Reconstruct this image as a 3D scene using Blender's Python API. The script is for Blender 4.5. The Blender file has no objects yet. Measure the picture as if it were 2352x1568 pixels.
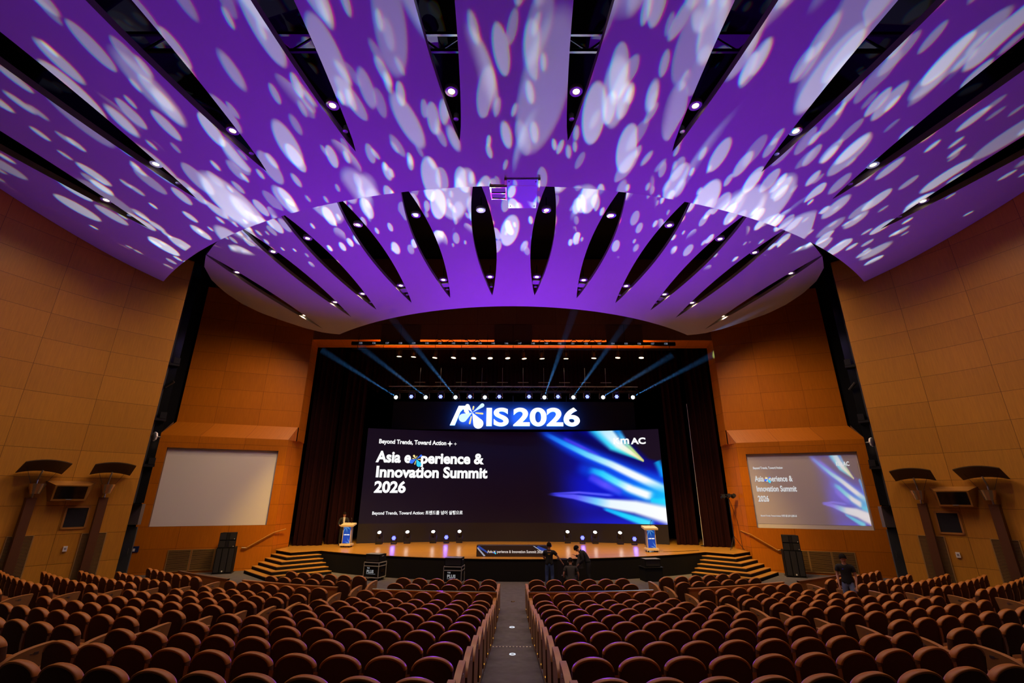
import bpy, bmesh, math, random
from math import sin, cos, pi, radians, degrees, atan2, sqrt, hypot
from mathutils import Vector, Matrix
random.seed(7)
SC = bpy.context.scene
COL = SC.collection

# ------------------------------------------------------------------ camera
FPX, PITCH, YAW, ROLL = 1045.0, 0.3275, -0.003, 0.0032
CAM = Vector((0.0, 0.0, 3.55))
_F = Vector((sin(YAW)*cos(PITCH), cos(YAW)*cos(PITCH), sin(PITCH)))
_R0 = Vector((cos(YAW), -sin(YAW), 0)); _U0 = _R0.cross(_F)
_R = _R0*cos(ROLL) + _U0*sin(ROLL); _U = _U0*cos(ROLL) - _R0*sin(ROLL)
cd = bpy.data.cameras.new('camera'); cam = bpy.data.objects.new('camera', cd); COL.objects.link(cam)
cd.sensor_width = 36.0; cd.lens = FPX/2352*36.0; cd.clip_end = 200
M = Matrix((( _R.x, _U.x, -_F.x, CAM.x), (_R.y, _U.y, -_F.y, CAM.y), (_R.z, _U.z, -_F.z, CAM.z), (0, 0, 0, 1)))
cam.matrix_world = M
SC.camera = cam

# ------------------------------------------------------------------ world, exposure
w = bpy.data.worlds.new('dark_hall'); SC.world = w; w.use_nodes = True
w.node_tree.nodes['Background'].inputs[0].default_value = (0.30, 0.16, 0.10, 1)
w.node_tree.nodes['Background'].inputs[1].default_value = 0.02
SC.view_settings.view_transform = 'Standard'; SC.view_settings.look = 'None'
SC.view_settings.exposure = 0.0; SC.view_settings.gamma = 1.0; SC.view_settings.use_curve_mapping = False
SC.cycles.max_bounces = 6; SC.cycles.diffuse_bounces = 3; SC.cycles.volume_bounces = 0
SC.cycles.sample_clamp_indirect = 3.0; SC.cycles.caustics_reflective = False; SC.cycles.caustics_refractive = False

# ------------------------------------------------------------------ measured hall geometry
YC = 37.2                                   # all rows and ceilings are concentric about (0, YC)
WARM = (1.0, 0.68, 0.40); PURPLE = (0.22, 0.0, 1.0)
E_HOUSE_DISH, E_HOUSE_REAR, E_STAGE = 180, 330, 130
E_WASH, E_GOBO, E_BEAM = 13500, 42000, 11000

def polar(R, deg, z=0.0):
    t = radians(deg); return Vector((R*sin(t), YC - R*cos(t), z))
def ray(px, py):
    d = _F + _R*((px-1176)/FPX) - _U*((py-784)/FPX); return d
def at_y(px, py, Y): d = ray(px, py); return CAM + d*(Y/d.y)
def at_z(px, py, z): d = ray(px, py); return CAM + d*((z-CAM.z)/d.z)
def dish_z(R, t): return 12.42 - .38*(t/36)**2 + .30*(R-16.5)
def rear_z(R, t): return 13.42 - .60*(t/40)**2 + .22*(R-24.4)

# ------------------------------------------------------------------ helpers
def srgb(r, g, b):
    f = lambda c: (c/255/12.92) if c/255 <= .04045 else ((c/255+.055)/1.055)**2.4
    return (f(r), f(g), f(b), 1.0)
def props(o, label=None, cat=None, group=None, kind=None):
    if label: o['label'] = label
    if cat: o['category'] = cat
    if group: o['group'] = group
    if kind: o['kind'] = kind
    return o
def empty(name, loc=(0, 0, 0), rz=0.0, label=None, cat=None, group=None):
    o = bpy.data.objects.new(name, None); COL.objects.link(o); o.location = loc; o.rotation_euler = (0, 0, rz)
    o.empty_display_size = .1
    return props(o, label, cat, group)
class MB:
    def __init__(s): s.v = []; s.f = []; s.m = []; s.uv = []; s.mi = 0
    def add(s, vs, fs, uvs=None):
        b = len(s.v); s.v += [tuple(x) for x in vs]
        for k, f in enumerate(fs):
            s.f.append(tuple(b+i for i in f)); s.m.append(s.mi); s.uv.append(uvs[k] if uvs else None)
        return s
    def box(s, a, b, T=None):
        (x0, y0, z0), (x1, y1, z1) = a, b
        vs = [Vector(p) for p in ((x0,y0,z0),(x1,y0,z0),(x1,y1,z0),(x0,y1,z0),(x0,y0,z1),(x1,y0,z1),(x1,y1,z1),(x0,y1,z1))]
        if T is not None: vs = [T @ v for v in vs]
        return s.add(vs, [(0,3,2,1),(4,5,6,7),(0,1,5,4),(1,2,6,5),(2,3,7,6),(3,0,4,7)])
    def cbox(s, c, d, T=None): return s.box([c[i]-d[i]/2 for i in range(3)], [c[i]+d[i]/2 for i in range(3)], T)
    def tube(s, pts, r, n=8, cap=True):
        pts = [Vector(p) for p in pts]; rs = r if isinstance(r, (list, tuple)) else [r]*len(pts)
        vs = []; fs = []; up = None
        for i, p in enumerate(pts):
            d = (pts[min(i+1, len(pts)-1)]-pts[max(i-1, 0)]).normalized()
            if up is None: up = Vector((0, 0, 1)) if abs(d.z) < .9 else Vector((1, 0, 0))
            a = d.cross(up); a = a.normalized() if a.length > 1e-6 else Vector((1, 0, 0)); b = a.cross(d).normalized(); up = b
            vs += [p + (a*cos(2*pi*k/n)+b*sin(2*pi*k/n))*rs[i] for k in range(n)]
        for i in range(len(pts)-1):
            for k in range(n): fs.append((i*n+k, i*n+(k+1) % n, (i+1)*n+(k+1) % n, (i+1)*n+k))
        if cap: fs.append(tuple(range(n-1, -1, -1))); fs.append(tuple((len(pts)-1)*n+k for k in range(n)))
        return s.add(vs, fs)
    def lathe(s, prof, n=16, T=None):
        vs = []; fs = []
        for (r, z) in prof: vs += [Vector((r*cos(2*pi*k/n), r*sin(2*pi*k/n), z)) for k in range(n)]
        for i in range(len(prof)-1):
            for k in range(n): fs.append((i*n+k, i*n+(k+1) % n, (i+1)*n+(k+1) % n, (i+1)*n+k))
        if prof[0][0] > 1e-6: fs.append(tuple(range(n-1, -1, -1)))
        if prof[-1][0] > 1e-6: fs.append(tuple((len(prof)-1)*n+k for k in range(n)))
        if T is not None: vs = [T @ v for v in vs]
        return s.add(vs, fs)
    def prism(s, poly, z0, z1, T=None):           # polygon in xy, extruded in z
        n = len(poly); vs = [Vector((x, y, z0)) for x, y in poly]+[Vector((x, y, z1)) for x, y in poly]
        if T is not None: vs = [T @ v for v in vs]
        return s.add(vs, [tuple(range(n-1, -1, -1)), tuple(range(n, 2*n))]+[(i, (i+1) % n, n+(i+1) % n, n+i) for i in range(n)])
    def build(s, name, mat, parent=None, smooth=False, angle=40, loc=None):
        me = bpy.data.meshes.new(name); me.from_pydata(s.v, [], s.f)
        mats = mat if isinstance(mat, (list, tuple)) else [mat]
        for x in mats: me.materials.append(x)
        if any(s.m): me.polygons.foreach_set('material_index', s.m)
        if any(u is not None for u in s.uv):
            ul = me.uv_layers.new(name='UVMap')
            for p, u in zip(me.polygons, s.uv):
                if u:
                    for li, c in zip(p.loop_indices, u): ul.data[li].uv = c
        me.update()
        if smooth:
            me.polygons.foreach_set('use_smooth', [True]*len(me.polygons))
            if angle < 180: me.set_sharp_from_angle(angle=radians(angle))
        o = bpy.data.objects.new(name, me); COL.objects.link(o)
        if loc is not None: o.location = loc
        if parent is not None: o.parent = parent
        return o
def recalc(o):
    bm = bmesh.new(); bm.from_mesh(o.data); bmesh.ops.recalc_face_normals(bm, faces=bm.faces[:]); bm.to_mesh(o.data); bm.free(); return o
def text(name, body, size, loc, rot, mat, parent=None, bold=0.0, extrude=0.004, align='LEFT', sx=1.0, res=4):
    c = bpy.data.curves.new(name, 'FONT'); c.body = body; c.size = size; c.offset = bold; c.extrude = extrude; c.align_x = align
    c.resolution_u = res
    f = bpy.data.objects.new(name, c); COL.objects.link(f)
    bpy.context.view_layer.update(); me = bpy.data.meshes.new_from_object(f.evaluated_get(bpy.context.evaluated_depsgraph_get()))
    bpy.data.objects.remove(f); me.name = name; me.materials.clear(); me.materials.append(mat)
    o = bpy.data.objects.new(name, me); COL.objects.link(o); o.location = loc; o.rotation_euler = rot; o.scale = (sx, 1, 1)
    if parent is not None: o.parent = parent
    return o
def copy_tree(o, parent=None):
    c = o.copy(); COL.objects.link(c)
    if parent is not None: c.parent = parent
    for ch in list(o.children): copy_tree(ch, c)
    return c
def aim(o, target):
    d = Vector(target)-Vector(o.location); o.rotation_euler = d.to_track_quat('-Z', 'Y').to_euler()
def lamp(name, kind, loc, energy, color, target=None, size=100, blend=.6, radius=.08, parent=None, shape=None):
    l = bpy.data.lights.new(name, kind); l.energy = energy; l.color = color
    if kind == 'SPOT': l.spot_size = radians(size); l.spot_blend = blend
    if kind != 'AREA': l.shadow_soft_size = radius
    o = bpy.data.objects.new(name, l); COL.objects.link(o); o.location = loc
    if target is not None: aim(o, target)
    if kind == 'AREA' and shape: l.shape = 'RECTANGLE'; l.size, l.size_y = shape
    return o

# ------------------------------------------------------------------ materials
MATS = {}
def mat(name, col, rough=.6, metal=0.0, emit=None, strength=0.0, spec=.5, bump=0.0, bscale=40.0, var=0.0, vscale=6.0):
    m = bpy.data.materials.new(name); m.use_nodes = True; nt = m.node_tree; b = nt.nodes['Principled BSDF']
    b.inputs['Base Color'].default_value = col if len(col) == 4 else (*col, 1)
    b.inputs['Roughness'].default_value = rough; b.inputs['Metallic'].default_value = metal
    b.inputs['Specular IOR Level'].default_value = spec
    if emit: b.inputs['Emission Color'].default_value = emit if len(emit) == 4 else (*emit, 1); b.inputs['Emission Strength'].default_value = strength
    if var or bump:
        tc = nt.nodes.new('ShaderNodeTexCoord'); n = nt.nodes.new('ShaderNodeTexNoise'); n.inputs['Detail'].default_value = 6
        nt.links.new(tc.outputs['Object'], n.inputs['Vector'])
        if var:
            n.inputs['Scale'].default_value = vscale
            mr = nt.nodes.new('ShaderNodeMapRange'); mr.inputs[3].default_value = 1-var; mr.inputs[4].default_value = 1+var
            nt.links.new(n.outputs[0], mr.inputs[0])
            mx = nt.nodes.new('ShaderNodeVectorMath'); mx.operation = 'SCALE'; mx.inputs[0].default_value = col[:3]
            nt.links.new(mr.outputs[0], mx.inputs['Scale']); nt.links.new(mx.outputs[0], b.inputs['Base Color'])
        if bump:
            n2 = nt.nodes.new('ShaderNodeTexNoise'); n2.inputs['Scale'].default_value = bscale; nt.links.new(tc.outputs['Object'], n2.inputs['Vector'])
            bp = nt.nodes.new('ShaderNodeBump'); bp.inputs['Strength'].default_value = bump; bp.inputs['Distance'].default_value = .02
            nt.links.new(n2.outputs[0], bp.inputs['Height']); nt.links.new(bp.outputs[0], b.inputs['Normal'])
    MATS[name] = m; return m
def wood_panel(name, col, pw, ph, oz, line=.014, rough=.42, jitter=.08, grain=.22):
    """wood veneer panels: joints on a pw x ph metre grid in UV space (u metres along the wall, v height)"""
    m = bpy.data.materials.new(name); m.use_nodes = True; nt = m.node_tree; b = nt.nodes['Principled BSDF']
    N = nt.nodes.new; L = nt.links.new
    b.inputs['Roughness'].default_value = rough; b.inputs['Specular IOR Level'].default_value = .35
    uv = N('ShaderNodeUVMap'); sx = N('ShaderNodeSeparateXYZ'); L(uv.outputs[0], sx.inputs[0])
    def mth(op, a, bb=None):
        n = N('ShaderNodeMath'); n.operation = op
        for i, x in enumerate((a, bb)):
            if x is None: continue
            if isinstance(x, (int, float)): n.inputs[i].default_value = x
            else: L(x, n.inputs[i])
        return n.outputs[0]
    us = mth('DIVIDE', sx.outputs[0], pw); vs = mth('DIVIDE', mth('SUBTRACT', sx.outputs[1], oz), ph)
    fu, fv = mth('FRACT', us), mth('FRACT', vs)
    lu = mth('LESS_THAN', mth('ABSOLUTE', mth('SUBTRACT', fu, .5)), .5-line/pw*.5)
    lv = mth('LESS_THAN', mth('ABSOLUTE', mth('SUBTRACT', fv, .5)), .5-line/ph*.5)
    inside = mth('MULTIPLY', lu, lv)
    cb = N('ShaderNodeCombineXYZ'); L(mth('FLOOR', us), cb.inputs[0]); L(mth('FLOOR', vs), cb.inputs[1])
    wn = N('ShaderNodeTexWhiteNoise'); wn.noise_dimensions = '2D'; L(cb.outputs[0], wn.inputs['Vector'])
    cg = N('ShaderNodeCombineXYZ'); L(mth('MULTIPLY', sx.outputs[0], 14.0), cg.inputs[0]); L(mth('MULTIPLY', sx.outputs[1], .9), cg.inputs[1]); L(mth('MULTIPLY', wn.outputs[0], 30.0), cg.inputs[2])
    no = N('ShaderNodeTexNoise'); no.inputs['Scale'].default_value = 2.0; no.inputs['Detail'].default_value = 8; L(cg.outputs[0], no.inputs['Vector'])
    tone = mth('ADD', mth('MULTIPLY', mth('SUBTRACT', wn.outputs[0], .5), jitter*2), mth('ADD', 1.0, mth('MULTIPLY', mth('SUBTRACT', no.outputs[0], .5), grain*2)))
    tone = mth('MULTIPLY', tone, mth('ADD', mth('MULTIPLY', inside, .65), .35))
    sc = N('ShaderNodeVectorMath'); sc.operation = 'SCALE'; sc.inputs[0].default_value = col[:3]; L(tone, sc.inputs['Scale']); L(sc.outputs[0], b.inputs['Base Color'])
    bp = N('ShaderNodeBump'); bp.inputs['Strength'].default_value = .5; bp.inputs['Distance'].default_value = .01; L(inside, bp.inputs['Height']); L(bp.outputs[0], b.inputs['Normal'])
    MATS[name] = m; return m
WOOD = (0.50, 0.222, 0.020)
WALLW = wood_panel('wall_wood', WOOD, 2.1, 1.0, .17)
SCRW = wood_panel('screen_wall_wood', (0.52, 0.152, 0.004), 2.1, 1.0, .10)
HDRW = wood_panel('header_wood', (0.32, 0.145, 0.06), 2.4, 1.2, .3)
STEPW = mat('step_wood', (0.50, 0.25, 0.05), .35, var=.18, vscale=9)
PLASTER = mat('ceiling_plaster', (0.50, 0.495, 0.50), .75, var=.03, vscale=1.5)
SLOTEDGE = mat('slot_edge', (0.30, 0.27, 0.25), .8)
BLACK = mat('matt_black', (0.006, 0.006, 0.007), .85, spec=.2)
BLACKM = mat('black_metal', (0.012, 0.012, 0.014), .38, spec=.5)
VOIDM = mat('void_black', (0.004, 0.004, 0.006), .9, spec=.1)
STRUT = mat('catwalk_steel', (0.03, 0.03, 0.035), .6)
CARPET = mat('carpet', (0.125, 0.118, 0.122), .95, spec=.1, var=.35, vscale=5, bump=.25, bscale=160)
CARPETD = mat('stage_skirt', (0.010, 0.009, 0.010), .95, spec=.1)
LEATHER = mat('tan_leather', (0.44, 0.160, 0.024), .42, spec=.30, var=.12, vscale=14)
BACKF = mat('brown_back', (0.080, 0.030, 0.010), .75, spec=.2, var=.15, vscale=30)
ARMW = mat('arm_wood', (0.42, 0.185, 0.055), .38, var=.15, vscale=18)
ARMD = mat('dark_panel_wood', (0.13, 0.052, 0.016), .5, var=.15, vscale=12)
ALU = mat('aluminium', (0.62, 0.62, 0.64), .3, metal=1.0)
CASETRIM = mat('case_trim', (.40, .38, .36), .45)
BRASS = mat('brass_trim', (0.75, 0.52, 0.22), .25, metal=1.0)
STEEL = mat('pilaster_steel', (0.16, 0.075, 0.035), .38, metal=.5)
MESHM = mat('reflector_mesh', (0.07, 0.04, 0.014), .55, metal=.2)
VELVET = mat('red_velvet', (0.014, 0.001, 0.002), .9, spec=.15, var=.2, vscale=3)
VELVETB = mat('black_velvet', (0.006, 0.004, 0.005), .95, spec=.1)
SCREENW = mat('screen_white', (0.84, 0.80, 0.80), .9, spec=.1)
WHITEP = mat('white_plastic', (0.75, 0.74, 0.74), .5)
GREYP = mat('grey_plastic', (0.25, 0.25, 0.26), .5)
CREAM = mat('podium_cream', (0.72, 0.60, 0.42), .4)
def emis(name, col, s):
    return mat(name, (0, 0, 0), .5, emit=col, strength=s, spec=0)
E_WARM = emis('lamp_warm', (1.0, .80, .50), 9); E_WARM2 = emis('lamp_stage', (1.0, .70, .38), 6)
E_WHITE = emis('lens_white', (.92, 1.0, .96), 8); E_BLUEC = emis('lens_blue_core', (.07, .09, 1.0), 14)
E_TXT = emis('screen_text', (1, 1, 1), 1.0); E_SIGN = emis('sign_white', (1, 1, 1), 1.25); E_HALO = emis('sign_halo', (.06, .28, 1.0), 4.0)
E_AMBER = emis('aisle_amber', (1.0, .45, .06), 1.0)
E_AISLE = emis('floor_marker', (.85, .9, 1.0), .9)
E_GOLD = emis('mark_gold', (1.0, .80, .30), 1.0); E_MBLUE = emis('mark_blue', (.05, .18, .95), 1.0); E_MCYAN = emis('mark_cyan', (.04, .62, .90), 1.0); E_MPALE = emis('mark_pale', (.62, .84, 1.0), 1.15)
DBLACK = mat('display_black', (0.002, 0.002, 0.003), .12, spec=.5)

# ------------------------------------------------------------------ room shell
ROWY = [16.6, 15.6, 14.4, 13.45, 12.5, 11.53, 10.55, 9.57, 8.59, 7.6, 6.62, 5.63, 4.65, 3.68]
ROWZ = [0, 0, 0, 0]+[.1*k for k in range(1, 11)]
WALL_L = [(-15.37, 19.5), (-16.3, 18.5), (-17.1, 17.5), (-17.7, 16.4), (-18.25, 15.2), (-18.8, 13.6), (-19.3, 11.0), (-19.6, 7.0), (-19.6, -2.0)]
WALL_R = [(-x*.99, y) for x, y in WALL_L]
def refine(poly, n=6):
    out = []
    for (a, b) in zip(poly[:-1], poly[1:]):
        for k in range(n): out.append((a[0]+(b[0]-a[0])*k/n, a[1]+(b[1]-a[1])*k/n))
    return out+[poly[-1]]
def smooth_poly(poly, it=3):
    for _ in range(it):
        q = [poly[0]]
        for a, b in zip(poly[:-1], poly[1:]):
            q += [(a[0]*.75+b[0]*.25, a[1]*.75+b[1]*.25), (a[0]*.25+b[0]*.75, a[1]*.25+b[1]*.75)]
        poly = q+[poly[-1]]
    return poly
WL, WR = smooth_poly(WALL_L), smooth_poly(WALL_R)
def arclen(poly):
    s = [0.0]
    for a, b in zip(poly[:-1], poly[1:]): s.append(s[-1]+hypot(b[0]-a[0], b[1]-a[1]))
    return s
def wall_mesh(name, poly, z0, z1, m, u0=0.0, flip=False, thick=.25):
    s = arclen(poly); mb = MB()
    for i in range(len(poly)-1):
        (xa, ya), (xb, yb) = poly[i], poly[i+1]
        vs = [(xa, ya, z0), (xb, yb, z0), (xb, yb, z1), (xa, ya, z1)]
        uv = [(u0+s[i], z0), (u0+s[i+1], z0), (u0+s[i+1], z1), (u0+s[i], z1)]
        mb.add(vs, [(0, 1, 2, 3)], [uv])
    # return of the front end into the dark slot
    (xa, ya) = poly[0]; d = Vector((poly[1][0]-xa, poly[1][1]-ya, 0)).normalized(); nrm = Vector((d.y, -d.x, 0))
    if nrm.x*xa < 0: nrm = -nrm
    b = Vector((xa, ya, 0))+nrm*thick
    mb.mi = 1; mb.add([(xa, ya, z0), (b.x, b.y, z0), (b.x, b.y, z1), (xa, ya, z1)], [(0, 1, 2, 3)])
    o = mb.build(name, [m, BLACKM]); return props(o, kind='structure')
wall_mesh('wall_left', WL, -.1, 14.2, WALLW, u0=.08)
wall_mesh('wall_right', WR, -.1, 14.2, WALLW, u0=.08)
def on_poly(px, py, poly):
    """world point where the view ray through a photo pixel meets a vertical wall, its tangent and inward normal"""
    d = ray(px, py); best = None
    for a, b in zip(poly[:-1], poly[1:]):
        ex, ey = b[0]-a[0], b[1]-a[1]; den = d.x*ey-d.y*ex
        if abs(den) < 1e-9: continue
        t = ((a[0]-CAM.x)*ey-(a[1]-CAM.y)*ex)/den; s = ((a[0]-CAM.x)*d.y-(a[1]-CAM.y)*d.x)/den
        if t > 0 and -.02 <= s <= 1.02 and (best is None or t < best[0]): best = (t, Vector((ex, ey, 0)).normalized())
    if best is None: return None
    p = CAM+d*best[0]; tg = best[1]; n = Vector((-tg.y, tg.x, 0))
    if n.x*p.x > 0: n = -n
    return p, tg, n

# floor: flat front, one carpeted tier per row, a sloping centre aisle
def aisle_hw(Y): return .46+.0137*(16.6-Y)
def build_floor():
    mb = MB()
    mb.add([(-22, -4, 0), (22, -4, 0), (22, 36, 0), (-22, 36, 0)], [(0, 1, 2, 3)])
    for i in range(4, 14):
        z = ROWZ[i]; zp = ROWZ[i-1]; Ra = YC-ROWY[i]-.75; Rb = (YC-ROWY[i+1]-.75) if i < 13 else 44
        for sg in (-1, 1):
            t0 = degrees(math.asin(aisle_hw(ROWY[i])/Ra)); n = 28
            ts = [sg*(t0+(50-t0)*k/n) for k in range(n+1)]
            for a, b in zip(ts[:-1], ts[1:]):
                p0, p1, q0, q1 = polar(Ra, a, z), polar(Ra, b, z), polar(Rb, a, z), polar(Rb, b, z)
                mb.add([p0, p1, q1, q0], [(0, 1, 2, 3)])
                mb.add([polar(Ra, a, zp), polar(Ra, b, zp), p1, p0], [(0, 1, 2, 3)])
            mb.add([polar(Ra, ts[0], zp-.12), polar(Rb, ts[0], zp-.12), polar(Rb, ts[0], z), polar(Ra, ts[0], z)], [(0, 1, 2, 3)])
    Rs = YC-ROWY[4]-.75                                     # aisle ramp
    pts = [(YC-ROWY[i]-.75, ROWZ[i-1]) for i in range(4, 14)]+[(44, 1.9)]
    for (Ra, za), (Rb, zb) in zip(pts[:-1], pts[1:]):
        mb.add([(-.75, YC-Ra, za+.004), (.75, YC-Ra, za+.004), (.75, YC-Rb, zb+.004), (-.75, YC-Rb, zb+.004)], [(0, 1, 2, 3)])
    return props(recalc(mb.build('floor', CARPET)), kind='structure')
build_floor()

# ceilings: two concentric plaster canopies cut by lens-shaped radial slots
def bisect_wall(R, sg, poly):
    lo, hi = 20.0, 75.0
    def inside(t):
        p = polar(R, sg*t)
        # crossing test against |x| of the wall at this y
        for a, b in zip(poly[:-1], poly[1:]):
            if min(a[1], b[1]) <= p.y <= max(a[1], b[1]) and abs(b[1]-a[1]) > 1e-9:
                x = a[0]+(b[0]-a[0])*(p.y-a[1])/(b[1]-a[1]); return abs(p.x) < abs(x)-.03
        return p.y > poly[0][1] and abs(p.x) < abs(poly[0][0])
    for _ in range(40):
        mid = (lo+hi)/2
        if inside(mid): lo = mid
        else: hi = mid
    return lo
def canopy(name, zf, Rs, slots, sR0, sR1, W, power, tmax, thick):
    mb = MB(); nb = len(slots)+1; nt = 9
    def hw(k, R):
        if R <= sR0 or R >= sR1: return 0.0
        return .5*W[k]*sin(pi*(R-sR0)/(sR1-sR0))**power
    for k in range(nb):
        low, top = [], []
        for R in Rs:
            tl, tr = tmax(R)
            a = -tl if k == 0 else slots[k-1]+hw(k-1, R)
            b = tr if k == nb-1 else slots[k]-hw(k, R)
            a = max(-tl, min(tr, a)); b = max(-tl, min(tr, b))
            row = []
            for j in range(nt+1):
                t = a+(b-a)*j/nt; row.append(polar(R, t, zf(R, t)))
            low.append(row); top.append([p+Vector((0, 0, thick)) for p in row])
        nR = len(Rs); n1 = nt+1
        vs = [p for r in low for p in r]+[p for r in top for p in r]; off = nR*n1
        fs = []
        for i in range(nR-1):
            for j in range(nt):
                q = (i*n1+j, i*n1+j+1, (i+1)*n1+j+1, (i+1)*n1+j); fs.append(q[::-1])
        mb.mi = 0; mb.add(vs, fs)
        es = []
        for i in range(nR-1):
            for j in range(nt):
                q = (off+i*n1+j, off+i*n1+j+1, off+(i+1)*n1+j+1, off+(i+1)*n1+j); es.append(q)
            for j in (0, nt): es.append((i*n1+j, (i+1)*n1+j, off+(i+1)*n1+j, off+i*n1+j))
        for j in range(nt):
            es.append((j, j+1, off+j+1, off+j)); es.append(((nR-1)*n1+j, (nR-1)*n1+j+1, off+(nR-1)*n1+j+1, off+(nR-1)*n1+j))
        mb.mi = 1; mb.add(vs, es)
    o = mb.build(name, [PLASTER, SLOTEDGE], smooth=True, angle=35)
    return props(o, kind='structure')
SL_REAR = [-33.0, -25.65, -18.2, -10.93, -3.62, 3.62, 10.93, 18.2, 25.65, 33.0]
SL_DISH = [-37.4, -29.4, -23.7, -16.9, -10.2, -3.35, 3.35, 10.2, 16.9, 23.7, 29.4, 37.4]
RR = [24.4, 24.42, 24.7, 25.1, 25.6, 26.1]+[26.1+.35*k for k in range(1, 31)]+[37.2, 38.5, 40]
canopy('ceiling_rear', rear_z, RR, SL_REAR, 26.1, 36.9, [2.05]*10, .72,
       lambda R: (bisect_wall(R, -1, WL), bisect_wall(R, 1, WR)), .22)
_T = [(16.5, 35.9), (16.8, 37.4), (17.1, 38.6), (17.85, 40.5), (18.9, 42.2), (19.9, 43.4), (20.8, 43.7), (21.7, 43.2), (22.5, 42.0), (23.1, 40.0), (23.4, 37.5), (23.55, 34.0)]
def dish_t(R):
    for (a, ta), (b, tb) in zip(_T[:-1], _T[1:]):
        if a <= R <= b+1e-6: return (ta+(tb-ta)*(R-a)/(b-a),)*2
    return (_T[-1][1],)*2
RD = [16.5, 16.52, 16.65, 16.8, 16.95, 17.1, 17.3]+[17.3+.25*k for k in range(1, 21)]+[22.5, 22.7, 22.9, 23.1, 23.25, 23.4, 23.5, 23.55]
RD = sorted(set(round(r, 3) for r in RD))
canopy('ceiling_front', dish_z, RD, SL_DISH, 17.3, 23.6, [1.5, 2.0, 2.3, 2.5, 2.6, 2.6, 2.6, 2.6, 2.5, 2.3, 2.0, 1.5], .8, dish_t, .16)
mb = MB(); mb.add([(-24, -4, 18.2), (24, -4, 18.2), (24, 36, 18.2), (-24, 36, 18.2)], [(0, 1, 2, 3)])
props(mb.build('ceiling_void', VOIDM), kind='structure')

# walls beside the stage: set-back upper wall, sloping hood, thicker lower wall with the projection screen niche
def side_wall(sg):
    k = 1.0 if sg < 0 else .988
    dx, dy = -.938, -.346
    P = lambda base, t: Vector((sg*-1*(base[0]+dx*t)*k, base[1]+dy*t, 0))
    UB, LB = (-12.15, 26.0), (-12.35, 25.45)
    mb = MB()
    def quad(p, q, z0, z1, u0, u1, mi=0):
        mb.mi = mi; mb.add([(p.x, p.y, z0), (q.x, q.y, z0), (q.x, q.y, z1), (p.x, p.y, z1)], [(0, 1, 2, 3)], [[(u0, z0), (u1, z0), (u1, z1), (u0, z1)]])
    dz = 0 if sg < 0 else -.1
    zh, ze = 7.2+dz, 6.45+dz; zs0, zs1 = 2.1+dz*.6, 5.84+dz
    quad(P(UB, 0), P(UB, 5.9), zh, 15.0, 0, 5.9)                          # upper wall
    a, b, c, d = P(UB, .05), P(UB, 5.9), P(LB, 6.02), P(LB, 0.02)                       # hood slope
    mb.mi = 0; mb.add([(d.x, d.y, ze), (c.x, c.y, ze), (b.x, b.y, zh), (a.x, a.y, zh)], [(0, 1, 2, 3)], [[(0, .2), (6, .2), (6, .9), (0, .9)]])
    t0, t1 = .42, 5.53
    quad(P(LB, 0), P(LB, 6.02), zs1, ze, 0, 6.02); quad(P(LB, 0), P(LB, 6.02), -.1, zs0, 0, 6.02)
    quad(P(LB, 0), P(LB, t0), zs0, zs1, 0, t0); quad(P(LB, t1), P(LB, 6.02), zs0, zs1, t1, 6.02)
    back = Vector((.34*sg, .94, 0))*.16
    q0, q1 = P(LB, t0), P(LB, t1); r0, r1 = q0+back, q1+back
    mb.mi = 1
    mb.add([(q0.x, q0.y, zs0), (q1.x, q1.y, zs0), (r1.x, r1.y, zs0), (r0.x, r0.y, zs0)], [(0, 1, 2, 3)])
    mb.add([(q0.x, q0.y, zs1), (q1.x, q1.y, zs1), (r1.x, r1.y, zs1), (r0.x, r0.y, zs1)], [(0, 1, 2, 3)])
    for q, r in ((q0, r0), (q1, r1)): mb.add([(q.x, q.y, zs0), (r.x, r.y, zs0), (r.x, r.y, zs1), (q.x, q.y, zs1)], [(0, 1, 2, 3)])
    c2 = P(LB, 6.02); e2 = P(UB, 6.02)
    mb.mi = 1; mb.add([(c2.x, c2.y, -.1), (e2.x, e2.y, -.1), (e2.x, e2.y, zh), (c2.x, c2.y, ze)], [(0, 1, 2, 3)])
    e0, f0 = P(LB, .02), P(UB, .05)
    mb.mi = 0; mb.add([(e0.x, e0.y, ze-.02), (f0.x, f0.y, ze-.02), (f0.x, f0.y, zh)], [(0, 1, 2)], [[(8, .2), (8.6, .2), (8.6, .9)]])
    g0, h0 = Vector((sg*12.2*k, 26.95, 0)), Vector((sg*12.0*k, 26.0, 0)); mb.add([(e0.x, e0.y, ze-.02), (g0.x, g0.y, ze-.02), (h0.x, h0.y, ze-.02), (f0.x, f0.y, ze-.02)], [(0, 1, 2, 3)], [[(8, .2), (9, .2), (9, .5), (8, .5)]])
    # reveal towards the stage opening
    B = P(LB, 0); D = P(UB, 0); Cc = Vector((sg*12.2*k, 26.95, 0)); Cu = Vector((sg*12.15*k, 26.9, 0))
    quad(B, Cc, -.1, ze, 8.0, 9.5); quad(D, Cu, zh-.8, 15.0, 8.2, 9.1)
    o = mb.build('wall_screen_left' if sg < 0 else 'wall_screen_right', [SCRW, ARMD]); props(recalc(o), kind='structure')
    return q0, q1, back, zs0, zs1, P, LB
SW = {sg: side_wall(sg) for sg in (-1, 1)}

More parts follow.
